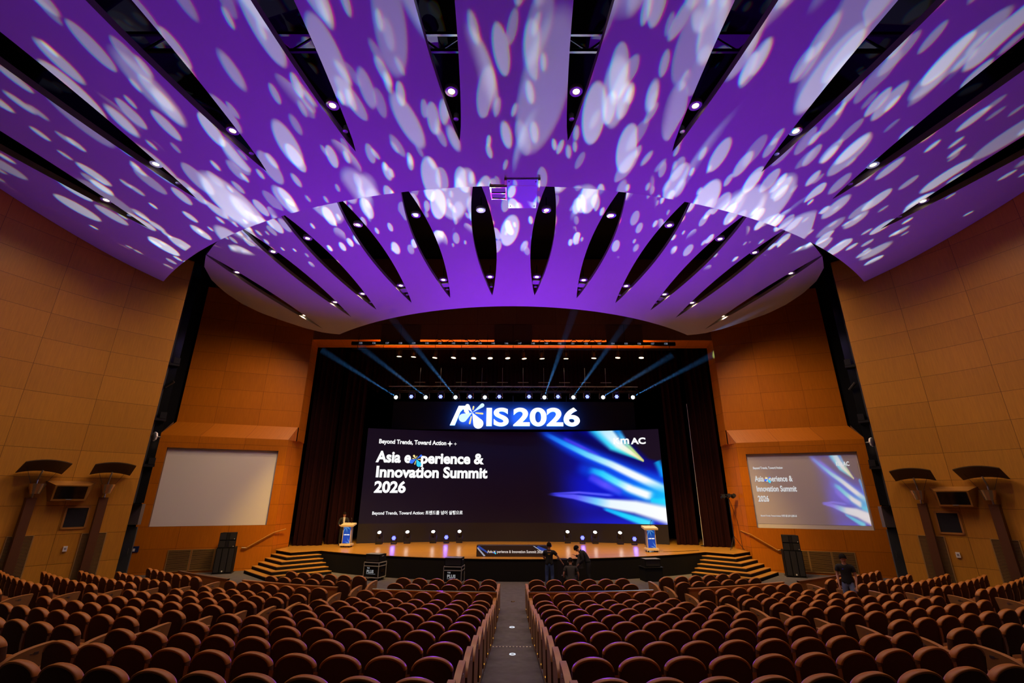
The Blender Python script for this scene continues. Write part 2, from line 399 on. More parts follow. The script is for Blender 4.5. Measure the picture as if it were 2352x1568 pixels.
# header above the stage opening
mb = MB()
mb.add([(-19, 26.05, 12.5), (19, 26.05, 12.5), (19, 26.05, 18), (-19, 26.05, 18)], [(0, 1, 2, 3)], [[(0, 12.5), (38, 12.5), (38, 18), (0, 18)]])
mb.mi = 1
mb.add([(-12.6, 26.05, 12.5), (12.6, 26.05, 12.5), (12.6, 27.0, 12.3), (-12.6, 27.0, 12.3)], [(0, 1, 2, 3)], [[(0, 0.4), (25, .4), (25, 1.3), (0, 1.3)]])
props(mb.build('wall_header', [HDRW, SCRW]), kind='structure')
# dark stage house
mb = MB()
mb.add([(-16, 34, 0), (16, 34, 0), (16, 34, 18), (-16, 34, 18)], [(0, 1, 2, 3)])
for sx in (-16, 16): mb.add([(sx, 27.05, 0), (sx, 34, 0), (sx, 34, 18), (sx, 27.05, 18)], [(0, 1, 2, 3)])
for sx in (-1, 1): mb.add([(sx*12.2, 27.05, 0), (sx*16, 27.05, 0), (sx*16, 27.05, 18), (sx*12.2, 27.05, 18)], [(0, 1, 2, 3)])
mb.add([(-12.7, 27.05, 12.3), (12.7, 27.05, 12.3), (12.7, 27.05, 18), (-12.7, 27.05, 18)], [(0, 1, 2, 3)])
props(mb.build('wall_stage', VOIDM), kind='structure')

# dark service slots between the side walls and the screen walls
for sg in (-1, 1):
    k = 1 if sg < 0 else .99
    pts = [(sg*17.55*k, 24.3), (sg*18.9*k, 23.0), (sg*18.6*k, 21.0), (sg*15.6*k, 19.3)]
    mb = MB()
    for a, b in zip(pts[:-1], pts[1:]): mb.add([(a[0], a[1], 0), (b[0], b[1], 0), (b[0], b[1], 17), (a[0], a[1], 17)], [(0, 1, 2, 3)])
    props(mb.build('wall_slot_left' if sg < 0 else 'wall_slot_right', VOIDM), kind='structure')

# stage: oak floor with a curved black front
def stage_front(x): return 39.4-sqrt(17.2**2-x*x)
def build_stage():
    m = bpy.data.materials.new('stage_oak'); m.use_nodes = True; nt = m.node_tree; b = nt.nodes['Principled BSDF']; N = nt.nodes.new; L = nt.links.new
    b.inputs['Roughness'].default_value = .26; b.inputs['Specular IOR Level'].default_value = .5
    tc = N('ShaderNodeTexCoord'); mp = N('ShaderNodeMapping'); L(tc.outputs['Object'], mp.inputs[0])
    br = N('ShaderNodeTexBrick'); br.inputs['Scale'].default_value = 1; br.inputs['Brick Width'].default_value = 1.8; br.inputs['Row Height'].default_value = .12; br.inputs['Mortar Size'].default_value = .003
    br.inputs['Color1'].default_value = (.56, .27, .045, 1); br.inputs['Color2'].default_value = (.62, .32, .06, 1); br.inputs['Mortar'].default_value = (.34, .15, .03, 1)
    L(mp.outputs[0], br.inputs[0])
    no = N('ShaderNodeTexNoise'); no.inputs['Scale'].default_value = 3; mp2 = N('ShaderNodeMapping'); mp2.inputs['Scale'].default_value = (.8, 12, 1); L(tc.outputs['Object'], mp2.inputs[0]); L(mp2.outputs[0], no.inputs[0])
    mx = N('ShaderNodeMix'); mx.data_type = 'RGBA'; mx.blend_type = 'MULTIPLY'; mx.inputs[0].default_value = .35; L(br.outputs[0], mx.inputs[6]); L(no.outputs[0], mx.inputs[7]); L(mx.outputs[2], b.inputs['Base Color'])
    n = 40; xs = [-9.75+19.5*i/n for i in range(n+1)]
    front = [(x, stage_front(x)) for x in xs]
    poly = [(-12.15, 25.4), (-10.85, 24.3)]+front+[(10.75, 24.3), (12.0, 25.3), (12.05, 27.0), (15.9, 27.1), (15.9, 33.9), (-15.9, 33.9), (-15.9, 27.1), (-12.15, 27.0)]
    mb = MB(); nP = len(poly)
    mb.add([(x, y, .92) for x, y in poly], [tuple(range(nP))])
    mb.mi = 1
    for a, b2 in zip(poly[:nP-6], poly[1:nP-6]):
        mb.add([(a[0], a[1], .90), (b2[0], b2[1], .90), (b2[0], b2[1], .92), (a[0], a[1], .92)], [(0, 1, 2, 3)])
    mb.mi = 2
    for a, b2 in zip(front[:-1], front[1:]):
        mb.add([(a[0], a[1]+.03, 0), (b2[0], b2[1]+.03, 0), (b2[0], b2[1]+.03, .9), (a[0], a[1]+.03, .9)], [(0, 1, 2, 3)])
    for sg in (-1, 1):
        q = [(sg*9.75, stage_front(9.75)), (sg*10.8, 24.35), (sg*12.1, 25.4)]
        for a, b2 in zip(q[:-1], q[1:]): mb.add([(a[0], a[1]+.05, 0), (b2[0], b2[1]+.05, 0), (b2[0], b2[1]+.05, .9), (a[0], a[1]+.05, .9)], [(0, 1, 2, 3)])
    return props(mb.build('floor_stage', [m, STEPW, CARPETD]), kind='structure')
build_stage()
# stage stairs, five treads each side
for sg in (-1, 1):
    k = 1 if sg < 0 else .985
    tr = [(.767, (12.2, 25.13), (10.81, 23.88), (9.6, 25.0)), (.613, (12.33, 24.85), (10.82, 23.45), (9.38, 24.75)), (.46, (12.5, 24.6), (10.82, 23.02), (9.14, 24.52)), (.307, (12.68, 24.4), (10.8, 22.6), (8.9, 24.28)), (.153, (12.92, 24.2), (10.85, 22.2), (8.65, 24.06))]
    root = empty('stage_stairs', (sg*10.8*k, 24.2, 0), 0, 'dark stairs with wood nosings up to the stage on its %s side' % ('left' if sg < 0 else 'right'), 'stairs')
    for z, a, c, e in tr:
        mb = MB()
        poly = [(sg*k*a[0]-root.location.x, a[1]+.02-24.2), (sg*k*c[0]-root.location.x, c[1]-24.2), (sg*k*e[0]-root.location.x, e[1]+.02-24.2), (sg*k*10.8-root.location.x, 25.6-24.2)]
        if sg > 0: poly = poly[::-1]
        zl = z-.153
        mb.prism(poly, zl, z-.03); mb.mi = 1; mb.prism(poly, z-.03, z)
        mb.build('tread', [CARPETD, STEPW], root)

# ------------------------------------------------------------------ lamps in the ceiling slots
def ordinal(n): return ['zeroth', 'first', 'second', 'third', 'fourth', 'fifth', 'sixth', 'seventh', 'eighth', 'ninth', 'tenth', 'eleventh', 'twelfth', 'thirteenth', 'fourteenth'][n]
mb = MB(); mb.lathe([(.085, .03), (.10, 0), (.17, 0), (.19, .02), (.19, .10), (.10, .16)], 20); DL_RING = mb.build('trim_ring', GREYP, smooth=True)
mb = MB(); mb.lathe([(0, .012), (.06, .010), (.095, .02)], 20); DL_LENS = mb.build('lens', E_WARM, smooth=True)
mb = MB(); mb.lathe([(.02, .12), (.02, .6)], 8); DL_STEM = mb.build('stem', BLACKM)
dl0 = empty('downlight'); DL_RING.parent = dl0; DL_LENS.parent = dl0; DL_STEM.parent = dl0
used = [False]
def downlight(p, label, group):
    o = dl0 if not used[0] else copy_tree(dl0)
    used[0] = True; o.location = p; props(o, label, 'ceiling lamp', group); return o
for k, t in enumerate(SL_REAR):
    p = polar(27.5, t, rear_z(27.5, t)+.10)
    downlight(p, 'glowing round downlight in the %s slot from the left of the rear ceiling' % ordinal(k+1), 'downlights in the rear ceiling slots')
    lamp('downlight_beam', 'SPOT', p-Vector((0, 0, .06)), E_HOUSE_REAR, WARM, p+Vector((p.x*.10, -.6, -8)), 126, .9, .09)
for k, t in enumerate(SL_DISH):
    for R, w in ((18.4, 'stage end'), (22.0, 'audience end')):
        p = polar(R, t, dish_z(R, t)+.08)
        downlight(p, 'glowing round downlight at the %s of the %s slot from left, front ceiling' % (w, ordinal(k+1)), 'downlights in the front ceiling slots')
        lamp('downlight_beam', 'SPOT', p-Vector((0, 0, .06)), E_HOUSE_DISH*((3.4 if k in (0, 1, 10, 11) else 2.2) if R < 20 else 1), WARM, p+Vector((p.x*(.45 if R < 20 else .10), 0, -8)), 126, .9, .09)
        if R < 20 and k in (2, 3, 4, 5, 6, 7, 8, 9): lamp('added_stage_fill', 'SPOT', p-Vector((0, 0, .10)), 4600, (1.0, .60, .13), (p.x*1.5, 26.0, .9), 40, .9, .12)  # added spots that brighten the stage floor, without fixtures of their own
# small spot cans near the slot tips
mb = MB(); mb.lathe([(.0, .0), (.06, 0), (.075, -.01), (.075, .17), (.05, .2), (0, .2)], 14); can_b = mb.build('can', GREYP, smooth=True)
mb = MB(); mb.lathe([(.015, .2), (.015, .6)], 8); can_s = mb.build('stem', BLACKM)
can0 = empty('spot_can'); can_b.parent = can0; can_s.parent = can0; first = True
for k, t in enumerate(SL_REAR):
    R = 26.75; o = can0 if first else copy_tree(can0); first = False
    o.location = polar(R, t, rear_z(R, t)+.05); props(o, 'small grey spotlight can near the tip of slot %s from left, rear ceiling' % ordinal(k+1), 'spotlight', 'spotlight cans at the rear slot tips')
for k, t in enumerate(SL_DISH):
    R = 17.75; o = copy_tree(can0)
    o.location = polar(R, t, dish_z(R, t)+.10); props(o, 'small grey spotlight can near the tip of slot %s from left, front ceiling' % ordinal(k+1), 'spotlight', 'spotlight cans at the front slot tips')
# pale access boxes in some front slots
mb = MB(); mb.cbox((0, 0, 0), (.34, .26, .08)); bx0 = mb.build('junction_box', GREYP); first = True
for k in (3, 4, 6, 7, 9):
    t = SL_DISH[k]; o = bx0 if first else bx0.copy()
    if not first: COL.objects.link(o)
    first = False; o.location = polar(18.05, t, dish_z(18.05, t)+.12); o.rotation_euler = (-.25, 0, radians(t))
    props(o, 'pale junction box near the stage tip of front ceiling slot %s from left' % ordinal(k+1), 'box', 'junction boxes in the front slots')
# catwalk trusses above the rear slots
for k, Y in enumerate((4.2, 5.6, 7.0, 8.6, 10.2)):
    z = 16.3+.05*(10-Y)
    root = empty('catwalk_truss', (0, Y, z), 0, 'dark steel roof truss seen through the ceiling slots, %s from the camera' % ordinal(k+1), 'truss', 'roof trusses above the ceiling')
    for dz in (0, .7):
        mb = MB(); mb.tube([(-15, 0, dz), (15, 0, dz)], .07, 6); mb.build('chord', STRUT, root)
    mb = MB()
    for j in range(40): mb.tube([(-15+j*.75, 0, 0 if j % 2 else .7), (-15+(j+1)*.75, 0, .7 if j % 2 else 0)], .04, 5)
    mb.build('lattice', STRUT, root)
    if k % 2 == 0:
        mb = MB()
        for j in range(14): mb.cbox((-13+j*2, .4, .9), (1.2, .5, .05))
        mb.build('deck_plates', STRUT, root)

# ------------------------------------------------------------------ curtains, batten, stage lamps
def curtain(name, pts, z0, z1, m, label, amp=.11, wl=.34, zfun=None):
    pl = refine(pts, 1); s = arclen(pl); Ls = s[-1]; n = max(12, int(Ls/wl*10)); mb = MB(); vs = []
    rows = [0, .05, .3, .6, .85, 1]
    def at(u):
        for i in range(len(pl)-1):
            if u <= s[i+1]+1e-9:
                f = (u-s[i])/max(1e-6, s[i+1]-s[i]); a, b = Vector((*pl[i], 0)), Vector((*pl[i+1], 0)); d = (b-a).normalized()
                return a+(b-a)*f, Vector((-d.y, d.x, 0))
        return Vector((*pl[-1], 0)), Vector((0, 1, 0))
    rnd = random.Random(len(label)); ph = [rnd.uniform(-.8, .8) for _ in range(40)]
    for r in rows:
        for i in range(n+1):
            u = Ls*i/n; p, nn = at(u); a = amp*(sin(2*pi*u/wl+ph[int(u/wl) % 40]*.6)+.3*sin(2*pi*u/wl*2.3+r))*(1-.25*r)
            zb = z0 if zfun is None else zfun(u)
            vs.append(p+nn*a+Vector((0, 0, zb+(z1-zb)*r)))
    n1 = n+1; fs = [(r*n1+i, r*n1+i+1, (r+1)*n1+i+1, (r+1)*n1+i) for r in range(len(rows)-1) for i in range(n)]
    mb.add(vs, fs); o = mb.build(name, m, smooth=True, angle=180)
    return props(o, label, 'curtain')
curtain('house_curtain', [(-12.15, 27.35), (-10.6, 27.6)], .93, 12.6, VELVET, 'dark red velvet curtain at the far left edge of the stage')
curtain('house_curtain', [(12.05, 27.35), (10.6, 27.6)], .93, 12.6, VELVET, 'dark red velvet curtain at the far right edge of the stage')
curtain('leg_curtain', [(-10.75, 28.2), (-9.3, 28.4)], .93, 12.4, VELVET, 'dark red leg curtain between the left podium and the left curtain edge')
curtain('leg_curtain', [(10.7, 28.55), (9.5, 28.7)], .93, 12.4, VELVET, 'dark red leg curtain behind the white pole at stage right end')
curtain('back_curtain', [(-13, 32.6), (13, 32.6)], .93, 13, VELVETB, 'black backdrop curtain behind the big curved display', .14, .6)
_sw = lambda u: 9.98+.42*abs(sin(pi*u/1.62))
curtain('swagged_valance', [(-10.6, 29.55), (10.6, 29.55)], 10, 13.3, VELVET, 'dark red valance with scalloped lower edge above the lighting truss', .06, .27, _sw)
curtain('border_curtain', [(-12.0, 30.5), (12.0, 30.5)], 10.6, 13.5, VELVETB, 'black border curtain hanging behind the red valance', .06, .5)
# thin pale pole on stage right
mb = MB(); mb.tube([(0, 0, 0), (0, 0, 9.0-.92)], .03, 8); o = mb.build('pole', WHITEP); o.location = at_y(1613, 1219, 28.0); o.location.z = .92
mb2 = MB(); mb2.lathe([(.0, 0), (.18, 0), (.18, .03), (.04, .05), (0, .05)], 12); b2 = mb2.build('base', BLACKM, o)
o.name = 'white_pole'; props(o, 'thin white vertical pole in front of the right leg curtain', 'pole')
# numbered batten along the top of the opening
root = empty('lighting_batten', (0, 25.75, 12.16), 0, 'long black lighting batten with numbered sockets above the stage opening', 'batten')
mb = MB(); mb.cbox((0, 0, 0), (19.3, .12, .20)); mb.build('rail', BLACKM, root)
mb = MB(); mb.tube([(-9.6, 0, -.34), (9.6, 0, -.34)], .035, 8); mb.build('pipe', BLACKM, root)
for k in range(13):
    x = -9.3+k*1.55; mb = MB(); mb.tube([(x, .07, .1), (x, .07, -.34)], .015, 5); mb.tube([(x, .07, .1), (x, .31, .7)], .012, 5); mb.build('hanger', BLACKM, root)
for k in range(24):
    text('number_label', str(135+k), .15, (-9.1+k*.79, -.065, -.05), (pi/2, 0, 0), emis('batten_number_glow', (.55, .6, .8), .45) if k == 0 else MATS['batten_number_glow'], root, align='CENTER')  # the numbers are given a weak glow, they are not lamps
for k, x in enumerate((-4.6, -2.9, -.4, 1.2, 3.2, 4.4)):
    mb = MB(); mb.tube([(x+.12*j, .0, .14+.10*sin(j*1.1+k)) for j in range(10)], .02, 6); mb.build('cable', BLACKM, root)
for k, x in enumerate((-6.2, -2.2, 2.2, 6.2)):
    lamp('batten_glow', 'AREA', (x, 26.3, 11.9), 55, (1.0, .30, .02), (x, 26.35, 14), parent=None, shape=(4.4, .08))
# stage downlights on the first electric
mb = MB(); mb.lathe([(.10, .36), (.13, .30), (.14, .0), (.17, -.02), (.17, -.04)], 14); par_b = mb.build('housing', BLACKM, smooth=True)
mb = MB(); mb.lathe([(0, -.055), (.15, -.045)], 14); par_l = mb.build('lens', E_WARM2)
mb = MB(); mb.tube([(-.17, 0, .1), (-.17, 0, .5), (.17, 0, .5), (.17, 0, .1)], .015, 6); mb.tube([(0, 0, .5), (0, 0, .62)], .03, 6); par_y = mb.build('yoke', BLACKM)
par0 = empty('stage_lamp'); par_b.parent = par0; par_l.parent = par0; par_y.parent = par0
for k, (px, py) in enumerate([(917, 817), (950, 818), (999, 820), (1042, 820), (1088, 821), (1126, 821), (1166, 821), (1204, 822), (1245, 822), (1300, 822), (1364, 821), (1419, 820), (1473, 820)]):
    p = at_y(px, py, 27.6); o = par0 if k == 0 else copy_tree(par0); o.location = p; o.rotation_euler = (.12, 0, k*.7)
    props(o, 'lit warm stage lamp, %s from left in the row under the proscenium' % ordinal(k+1), 'stage lamp', 'warm stage lamps in the top row')
    lamp('stage_lamp_beam', 'SPOT', p-Vector((0, 0, .08)), E_STAGE, (1.0, .62, .25), (p.x*.95, 25.2, .9), 95, 1.0, .12)
mb = MB(); mb.tube([(-9, 0, 0), (9, 0, 0)], .035, 8); o = mb.build('lamp_bar', BLACKM); o.location = (0.2, 27.6, at_y(1204, 822, 27.6).z+.69); props(o, 'black pipe carrying the row of warm stage lamps', 'pipe')

# ------------------------------------------------------------------ big curved display and its content
def smooth(a, b, x):
    t = max(0.0, min(1.0, (x-a)/(b-a))); return t*t*(3-2*t)
def lerp(a, b, t): return tuple(x+(y-x)*t for x, y in zip(a, b))
def ramp(stops, t):
    for (a, ca), (b, cb) in zip(stops[:-1], stops[1:]):
        if t <= b: return lerp(ca, cb, max(0, (t-a)/(b-a)))
    return stops[-1][1]
def near_path(x, y, pts):
    best = (1e9, 0, 0); acc = 0; tot = sum(hypot(b[0]-a[0], b[1]-a[1]) for a, b in zip(pts[:-1], pts[1:]))
    for a, b in zip(pts[:-1], pts[1:]):
        dx, dy = b[0]-a[0], b[1]-a[1]; L = hypot(dx, dy); t = max(0, min(1, ((x-a[0])*dx+(y-a[1])*dy)/L/L))
        qx, qy = a[0]+dx*t, a[1]+dy*t; d = hypot(x-qx, y-qy)
        if d < best[0]: best = (d, (acc+t*L)/tot, (x-qx)*-dy+(y-qy)*dx)
        acc += L
    return best
STREAKS = [   # path (picture units), start/end half width, colour stops, edge softness
    ([(560, 200), (800, 330), (1000, 425), (1130, 480)], 60, 55, [(0, (0, 0, 70)), (.5, (0, 2, 92)), (1, (0, 6, 120))], .9),
    ([(330, 170), (545, 300), (780, 420), (1000, 530), (1240, 650)], 50, 120, [(0, (0, 16, 120)), (.3, (6, 60, 225)), (.7, (0, 80, 245)), (1, (0, 120, 250))], .85),
    ([(520, 250), (620, 300), (720, 352), (800, 395)], 20, 16, [(0, (50, 45, 220)), (.5, (75, 62, 235)), (1, (40, 60, 230))], .9),
    ([(360, 195), (545, 298), (700, 378), (860, 446), (1000, 516), (1230, 632)], 20, 44, [(0, (20, 66, 215)), (.2, (30, 140, 250)), (.36, (90, 205, 255)), (.52, (176, 236, 255)), (.63, (240, 250, 255)), (.84, (255, 255, 255)), (1, (150, 228, 255))], .72),
    ([(600, 450), (750, 505), (930, 600), (1240, 690)], 60, 90, [(0, (0, 30, 190)), (.4, (0, 90, 245)), (1, (0, 190, 250))], .9),
    ([(690, 478), (800, 512), (900, 570), (1000, 618), (1100, 655), (1165, 668)], 32, 42, [(0, (0, 120, 240)), (.22, (40, 205, 255)), (.45, (110, 232, 255)), (.62, (245, 252, 255)), (.92, (255, 255, 255)), (1, (90, 225, 255))], .75),
    ([(700, 520), (800, 580), (950, 650)], 44, 34, [(0, (50, 50, 235)), (.5, (92, 80, 255)), (1, (40, 70, 240))], .9),
    ([(1120, 690), (1235, 700)], 22, 34, [(0, (0, 200, 250)), (1, (40, 220, 255))], .9),
    ([(400, 652), (600, 668), (825, 712), (1025, 735), (1245, 788)], 5, 72, [(0, (50, 50, 220)), (.26, (96, 92, 255)), (.42, (120, 205, 255)), (.54, (235, 248, 255)), (1, (255, 255, 255))], .55),
    ([(420, 648), (640, 640), (900, 662)], 8, 16, [(0, (40, 40, 210)), (.4, (96, 88, 255)), (1, (70, 90, 250))], .9),
    ([(790, 742), (950, 792), (1160, 858)], 12, 44, [(0, (0, 150, 250)), (.4, (10, 210, 255)), (1, (80, 228, 255))], .75),
    ([(1165, 425), (1205, 520)], 34, 34, [(0, (0, 150, 210)), (1, (0, 150, 255))], .95),
    ([(780, 180), (880, 310), (1078, 428)], 88, 6, [(0, (40, 195, 250)), (.45, (70, 225, 250)), (.85, (40, 190, 190)), (1, (170, 200, 120))], .6),
    ([(812, 180), (915, 308), (1078, 426)], 72, 5, [(0, (175, 232, 255)), (.4, (240, 250, 255)), (.75, (250, 248, 210)), (1, (235, 215, 140))], .7),
    ([(900, 200), (965, 305), (1078, 422)], 34, 5, [(0, (0, 110, 220)), (.35, (110, 205, 235)), (.62, (190, 232, 140)), (1, (225, 222, 130))], .9),
]
STREAKS = [([(x*1.75, y*1.75) for x, y in p], a*1.75, b*1.75, st, so) for p, a, b, st, so in STREAKS]
def graphic(x, y):
    """the abstract blue light-streak artwork shown on the displays; x, y in picture units"""
    base = lerp((11, 2, 15), (17, 9, 25), smooth(300, -1400, x))
    c = base
    blue = smooth(560, 1250, x-.15*(y-900))*smooth(-120, 300, y-.55*(x-1200)-160)
    c = lerp(c, (0, 6, 150), blue*.95)
    c = lerp(c, (0, 20, 215), smooth(800, 1300, x)*smooth(420, 150, abs(y-980))*smooth(800, 1000, y)*.8)
    c = lerp(c, (0, 22, 200), smooth(900, 1600, x)*smooth(1330, 1480, y)*.9)
    top = smooth(0, 90, (x-1575)-.88*(y-360))*smooth(700, 660, y-.17*(x-1900)-40)
    for k, (pts, w0, w1, st, soft) in enumerate(STREAKS):
        d, t, sd = near_path(x, y, pts); wd = w0+(w1-w0)*t
        if k == 11: c = lerp(c, (20, 10, 28), top)
        if d > wd*1.3: continue
        a = 1-smooth(wd*(1-soft), wd*1.1, d)
        fade = smooth(0, .12, t) if k not in (12, 13, 14) else 1.0
        end = 1.0 if k in (12, 13, 14) or pts[-1][0] > 2040 else smooth(1.0, .86, t)
        c = lerp(c, ramp(st, t), a*fade*end)
    return c
def display_material(name, strength, mixc=None):
    m = bpy.data.materials.new(name); m.use_nodes = True; nt = m.node_tree; b = nt.nodes['Principled BSDF']
    b.inputs['Base Color'].default_value = (.01, .01, .012, 1) if mixc is None else mixc; b.inputs['Roughness'].default_value = .5; b.inputs['Specular IOR Level'].default_value = .15
    a = nt.nodes.new('ShaderNodeVertexColor'); a.layer_name = 'picture'; nt.links.new(a.outputs[0], b.inputs['Emission Color']); b.inputs['Emission Strength'].default_value = strength
    return m
def lin(c): return srgb(*c)
def display_mesh(name, P, nu, nv, u0, u1, m, parent, fn):
    """P(u,v) -> world point; fn(u,v) -> sRGB colour; one mesh with its picture as a colour layer"""
    mb = MB(); vs = [P(i/nu, j/nv) for j in range(nv+1) for i in range(nu+1)]
    mb.add(vs, [(j*(nu+1)+i, j*(nu+1)+i+1, (j+1)*(nu+1)+i+1, (j+1)*(nu+1)+i) for j in range(nv) for i in range(nu)])
    o = mb.build(name, m, parent); at = o.data.color_attributes.new('picture', 'FLOAT_COLOR', 'POINT')
    buf = []
    for j in range(nv+1):
        for i in range(nu+1): buf += lin(fn(i/nu, j/nv))
    at.data.foreach_set('color', buf); return o
# concave arc: centre at (0, LCY), radius LR
LX, LYE, LYC = 9.08, 28.75, 30.35
_s = LYC-LYE; LR = (LX*LX+_s*_s)/(2*_s); LCY = LYC-LR; LTH = math.asin(LX/LR)
LZ0, LZ1 = 1.99, 7.56
def led(u, v, off=0.0):
    t = -LTH+2*LTH*u; r = LR-off; return Vector((r*sin(t), LCY+r*cos(t), LZ0+(LZ1-LZ0)*v))
def art_uv(u, v):   # u,v over the display -> artwork units (traced scale: 1 unit = 1/5.227 photo px)
    xl, xr = (847-(1-v)*27), (1513+(1-v)*20); px = xl+(xr-xl)*u
    yt, yb = 989, 1203; py = yb+(yt-yb)*v
    return (px-1120)*5.227, (py-920)*5.227
led_root = empty('led_display', (0, 30, .92), 0, 'huge curved LED display at the back of the stage showing the summit title', 'display')
def W(o): o.matrix_parent_inverse = Matrix.Translation((0, -30, -.92)); return o
DISP = display_material('led_picture', 1.0)
W(display_mesh('screen', lambda u, v: led(u, v), 420, 140, 0, 1, DISP, led_root, lambda u, v: graphic(*art_uv(u, v))))
mb = MB(); n = 40                                               # black plinth and cabinet backs
for i in range(n):
    a, b = led(i/n, 0), led((i+1)/n, 0); a2, b2 = led(i/n, 0, -.25), led((i+1)/n, 0, -.25)
    mb.add([(a.x, a.y, .92), (b.x, b.y, .92), (b.x, b.y, LZ0), (a.x, a.y, LZ0)], [(0, 1, 2, 3)])
    mb.add([(a.x, a.y+.012, LZ1), (b.x, b.y+.012, LZ1), (b2.x, b2.y, LZ1), (a2.x, a2.y, LZ1)], [(0, 1, 2, 3)])
    mb.add([(a2.x, a2.y, .92), (b2.x, b2.y, .92), (b2.x, b2.y, LZ1), (a2.x, a2.y, LZ1)], [(0, 1, 2, 3)])
W(mb.build('plinth', mat('led_plinth', (.012, .008, .014), .7), led_root))
def curve_text(name, body, px, py, size, m, root, bold=0.0, sx=1.0, P=None, off=.03):
    """lettering bent onto the display surface, starting at photo pixel (px,py)"""
    o = text(name, body, size, (0, 0, 0), (0, 0, 0), m, None, bold, 0.0, sx=1.0)
    me = o.data; bpy.data.objects.remove(o)
    for v in me.vertices: v.co = P(px, py, v.co.x*sx, v.co.y, off)
    me.update(); me.materials.clear(); me.materials.append(m); r = bpy.data.objects.new(name, me); COL.objects.link(r); r.parent = root; return r
def led_hit(px, py):
    d = ray(px, py); a = d.x*d.x+d.y*d.y; bb = d.y*-LCY+d.x*0; c = LCY*LCY-LR*LR
    t = (-bb+sqrt(bb*bb-a*c))/a; return CAM+d*t
def led_place(px, py, x, y, off):
    p = led_hit(px, py); t = atan2(p.x, p.y-LCY)+x/LR; r = LR-off
    return Vector((r*sin(t), LCY+r*cos(t), p.z+y))
LT = lambda body, px, py, size, bold=.0, sx=1.0: W(curve_text('lettering', body, px, py, size, E_TXT, led_root, bold, sx, led_place))
def petal_mark(P, px, py, s, root, cols, fin=lambda o: o):
    """five-petal burst mark: four drops and gold sticks round one centre"""
    def drop(ang, L, r, m, off):
        n = 14; pts = [(0, 0)]; dx, dy = cos(ang), sin(ang); cx, cy = dx*(L-r), dy*(L-r)
        a0 = ang-pi/2-.25; pts += [(cx+r*cos(a0+(pi+.5)*k/n), cy+r*sin(a0+(pi+.5)*k/n)) for k in range(n+1)]
        mb = MB(); mb.add([P(px, py, x*s, y*s, off) for x, y in pts], [tuple(range(len(pts)))]); fin(mb.build('petal', m, root))
    def stick(ang, a, b, w, m, off):
        dx, dy = cos(ang), sin(ang); q = [(dx*a-dy*w*.6, dy*a+dx*w*.6), (dx*a+dy*w*.6, dy*a-dx*w*.6), (dx*b+dy*w, dy*b-dx*w), (dx*(b+w), dy*(b+w)), (dx*b-dy*w, dy*b+dx*w)]
        mb = MB(); mb.add([P(px, py, x*s, y*s, off) for x, y in q], [(0, 1, 2, 3, 4)]); fin(mb.build('gold_stick', m, root))
    drop(radians(-60), 1.05, .30, cols[0], .050); drop(radians(210), .88, .25, cols[1], .045); drop(radians(128), .62, .13, cols[2], .04); drop(radians(37), .85, .12, cols[3], .04)
    for ang, a, b in ((172, .22, .46), (80, .16, .36), (-6, .18, .62), (258, .22, .66)): stick(radians(ang), a, b, .055, cols[4], .05)
LT('Beyond Trends, Toward Action', 870, 1017.5, .37, .012, .885)
LT('Asia e', 864.5, 1060, .92, .036, .92); LT('perience &', 965.5, 1063, .90, .036, 1.0)
LT('Innovation Summit', 861.5, 1094.5, .90, .036, 1.01)
LT('2026', 858.5, 1130, .90, .036, 1.04)
LT('Beyond Trends, Toward Action: 트렌드를 넘어 실행으로', 854, 1181.5, .25, .005, .94)
LT('K', 1408.8, 1019, .50, .022, 1.12); LT('m', 1425.0, 1019, .66, .020, 1.12); LT('AC', 1450.5, 1019.4, .52, .022, 1.22)
petal_mark(led_place, 956, 1054, .50, led_root, [E_MCYAN, E_MBLUE, E_GOLD, E_MBLUE, E_GOLD], W)
def star(px, py, r, hollow=False):
    q = []
    for k in range(8):
        a = k*pi/4+pi/2; rr = r if k % 2 == 0 else r*.36; q.append((rr*cos(a), rr*sin(a)))
    mb = MB()
    if not hollow: mb.add([led_place(px, py, x, y, .04) for x, y in q], [tuple(range(8))])
    else:
        vs = [led_place(px, py, x, y, .04) for x, y in q]+[led_place(px, py, x*.45, y*.45, .04) for x, y in q]
        mb.add(vs, [(k, (k+1) % 8, 8+(k+1) % 8, 8+k) for k in range(8)])
    W(mb.build('star', E_TXT, led_root))
star(1033.5, 1019, .19); star(1046, 1019.3, .10, True)

# hanging title sign over the display
SY = 29.2
sign = empty('hanging_sign', (0, SY, 7.9), 0, 'glowing white title sign with petal mark hanging above the curved display', 'sign')
def SW_(o): o.matrix_parent_inverse = Matrix.Translation((0, -SY, -7.9)); return o
def sign_place(px, py, x, y, off):
    p = at_y(px, py, SY); return Vector((p.x+x, SY-off, p.z+y))
mb = MB(); a, b = at_y(905, 922, SY+.5), at_y(1460, 987, SY+.5)
mb.box((a.x, SY+.42, b.z), (b.x, SY+.5, a.z)); SW_(mb.build('back_board', DBLACK if False else mat('sign_board', (.010, .013, .03), .7, spec=.1), sign))
def sign_letters(body, px, py, size, bold, sx):
    o = text('letters', body, size, (0, 0, 0), (0, 0, 0), E_SIGN, None, bold, .05, res=10)
    me = o.data; bpy.data.objects.remove(o)
    me.materials.clear(); me.materials.append(E_SIGN); me.materials.append(E_HALO)
    p = at_y(px, py, SY)
    for poly in me.polygons:
        if poly.normal.z < .5: poly.material_index = 1
    for v in me.vertices: v.co = Vector((p.x+v.co.x*sx, SY-v.co.z, p.z+v.co.y))
    me.update(); r = bpy.data.objects.new('letters', me); COL.objects.link(r); r.parent = sign; SW_(r)
sign_letters('IS', 1113.5, 976.5, 1.56, .050, 1.38); sign_letters('2026', 1178.5, 976.5, 1.56, .050, 1.37)
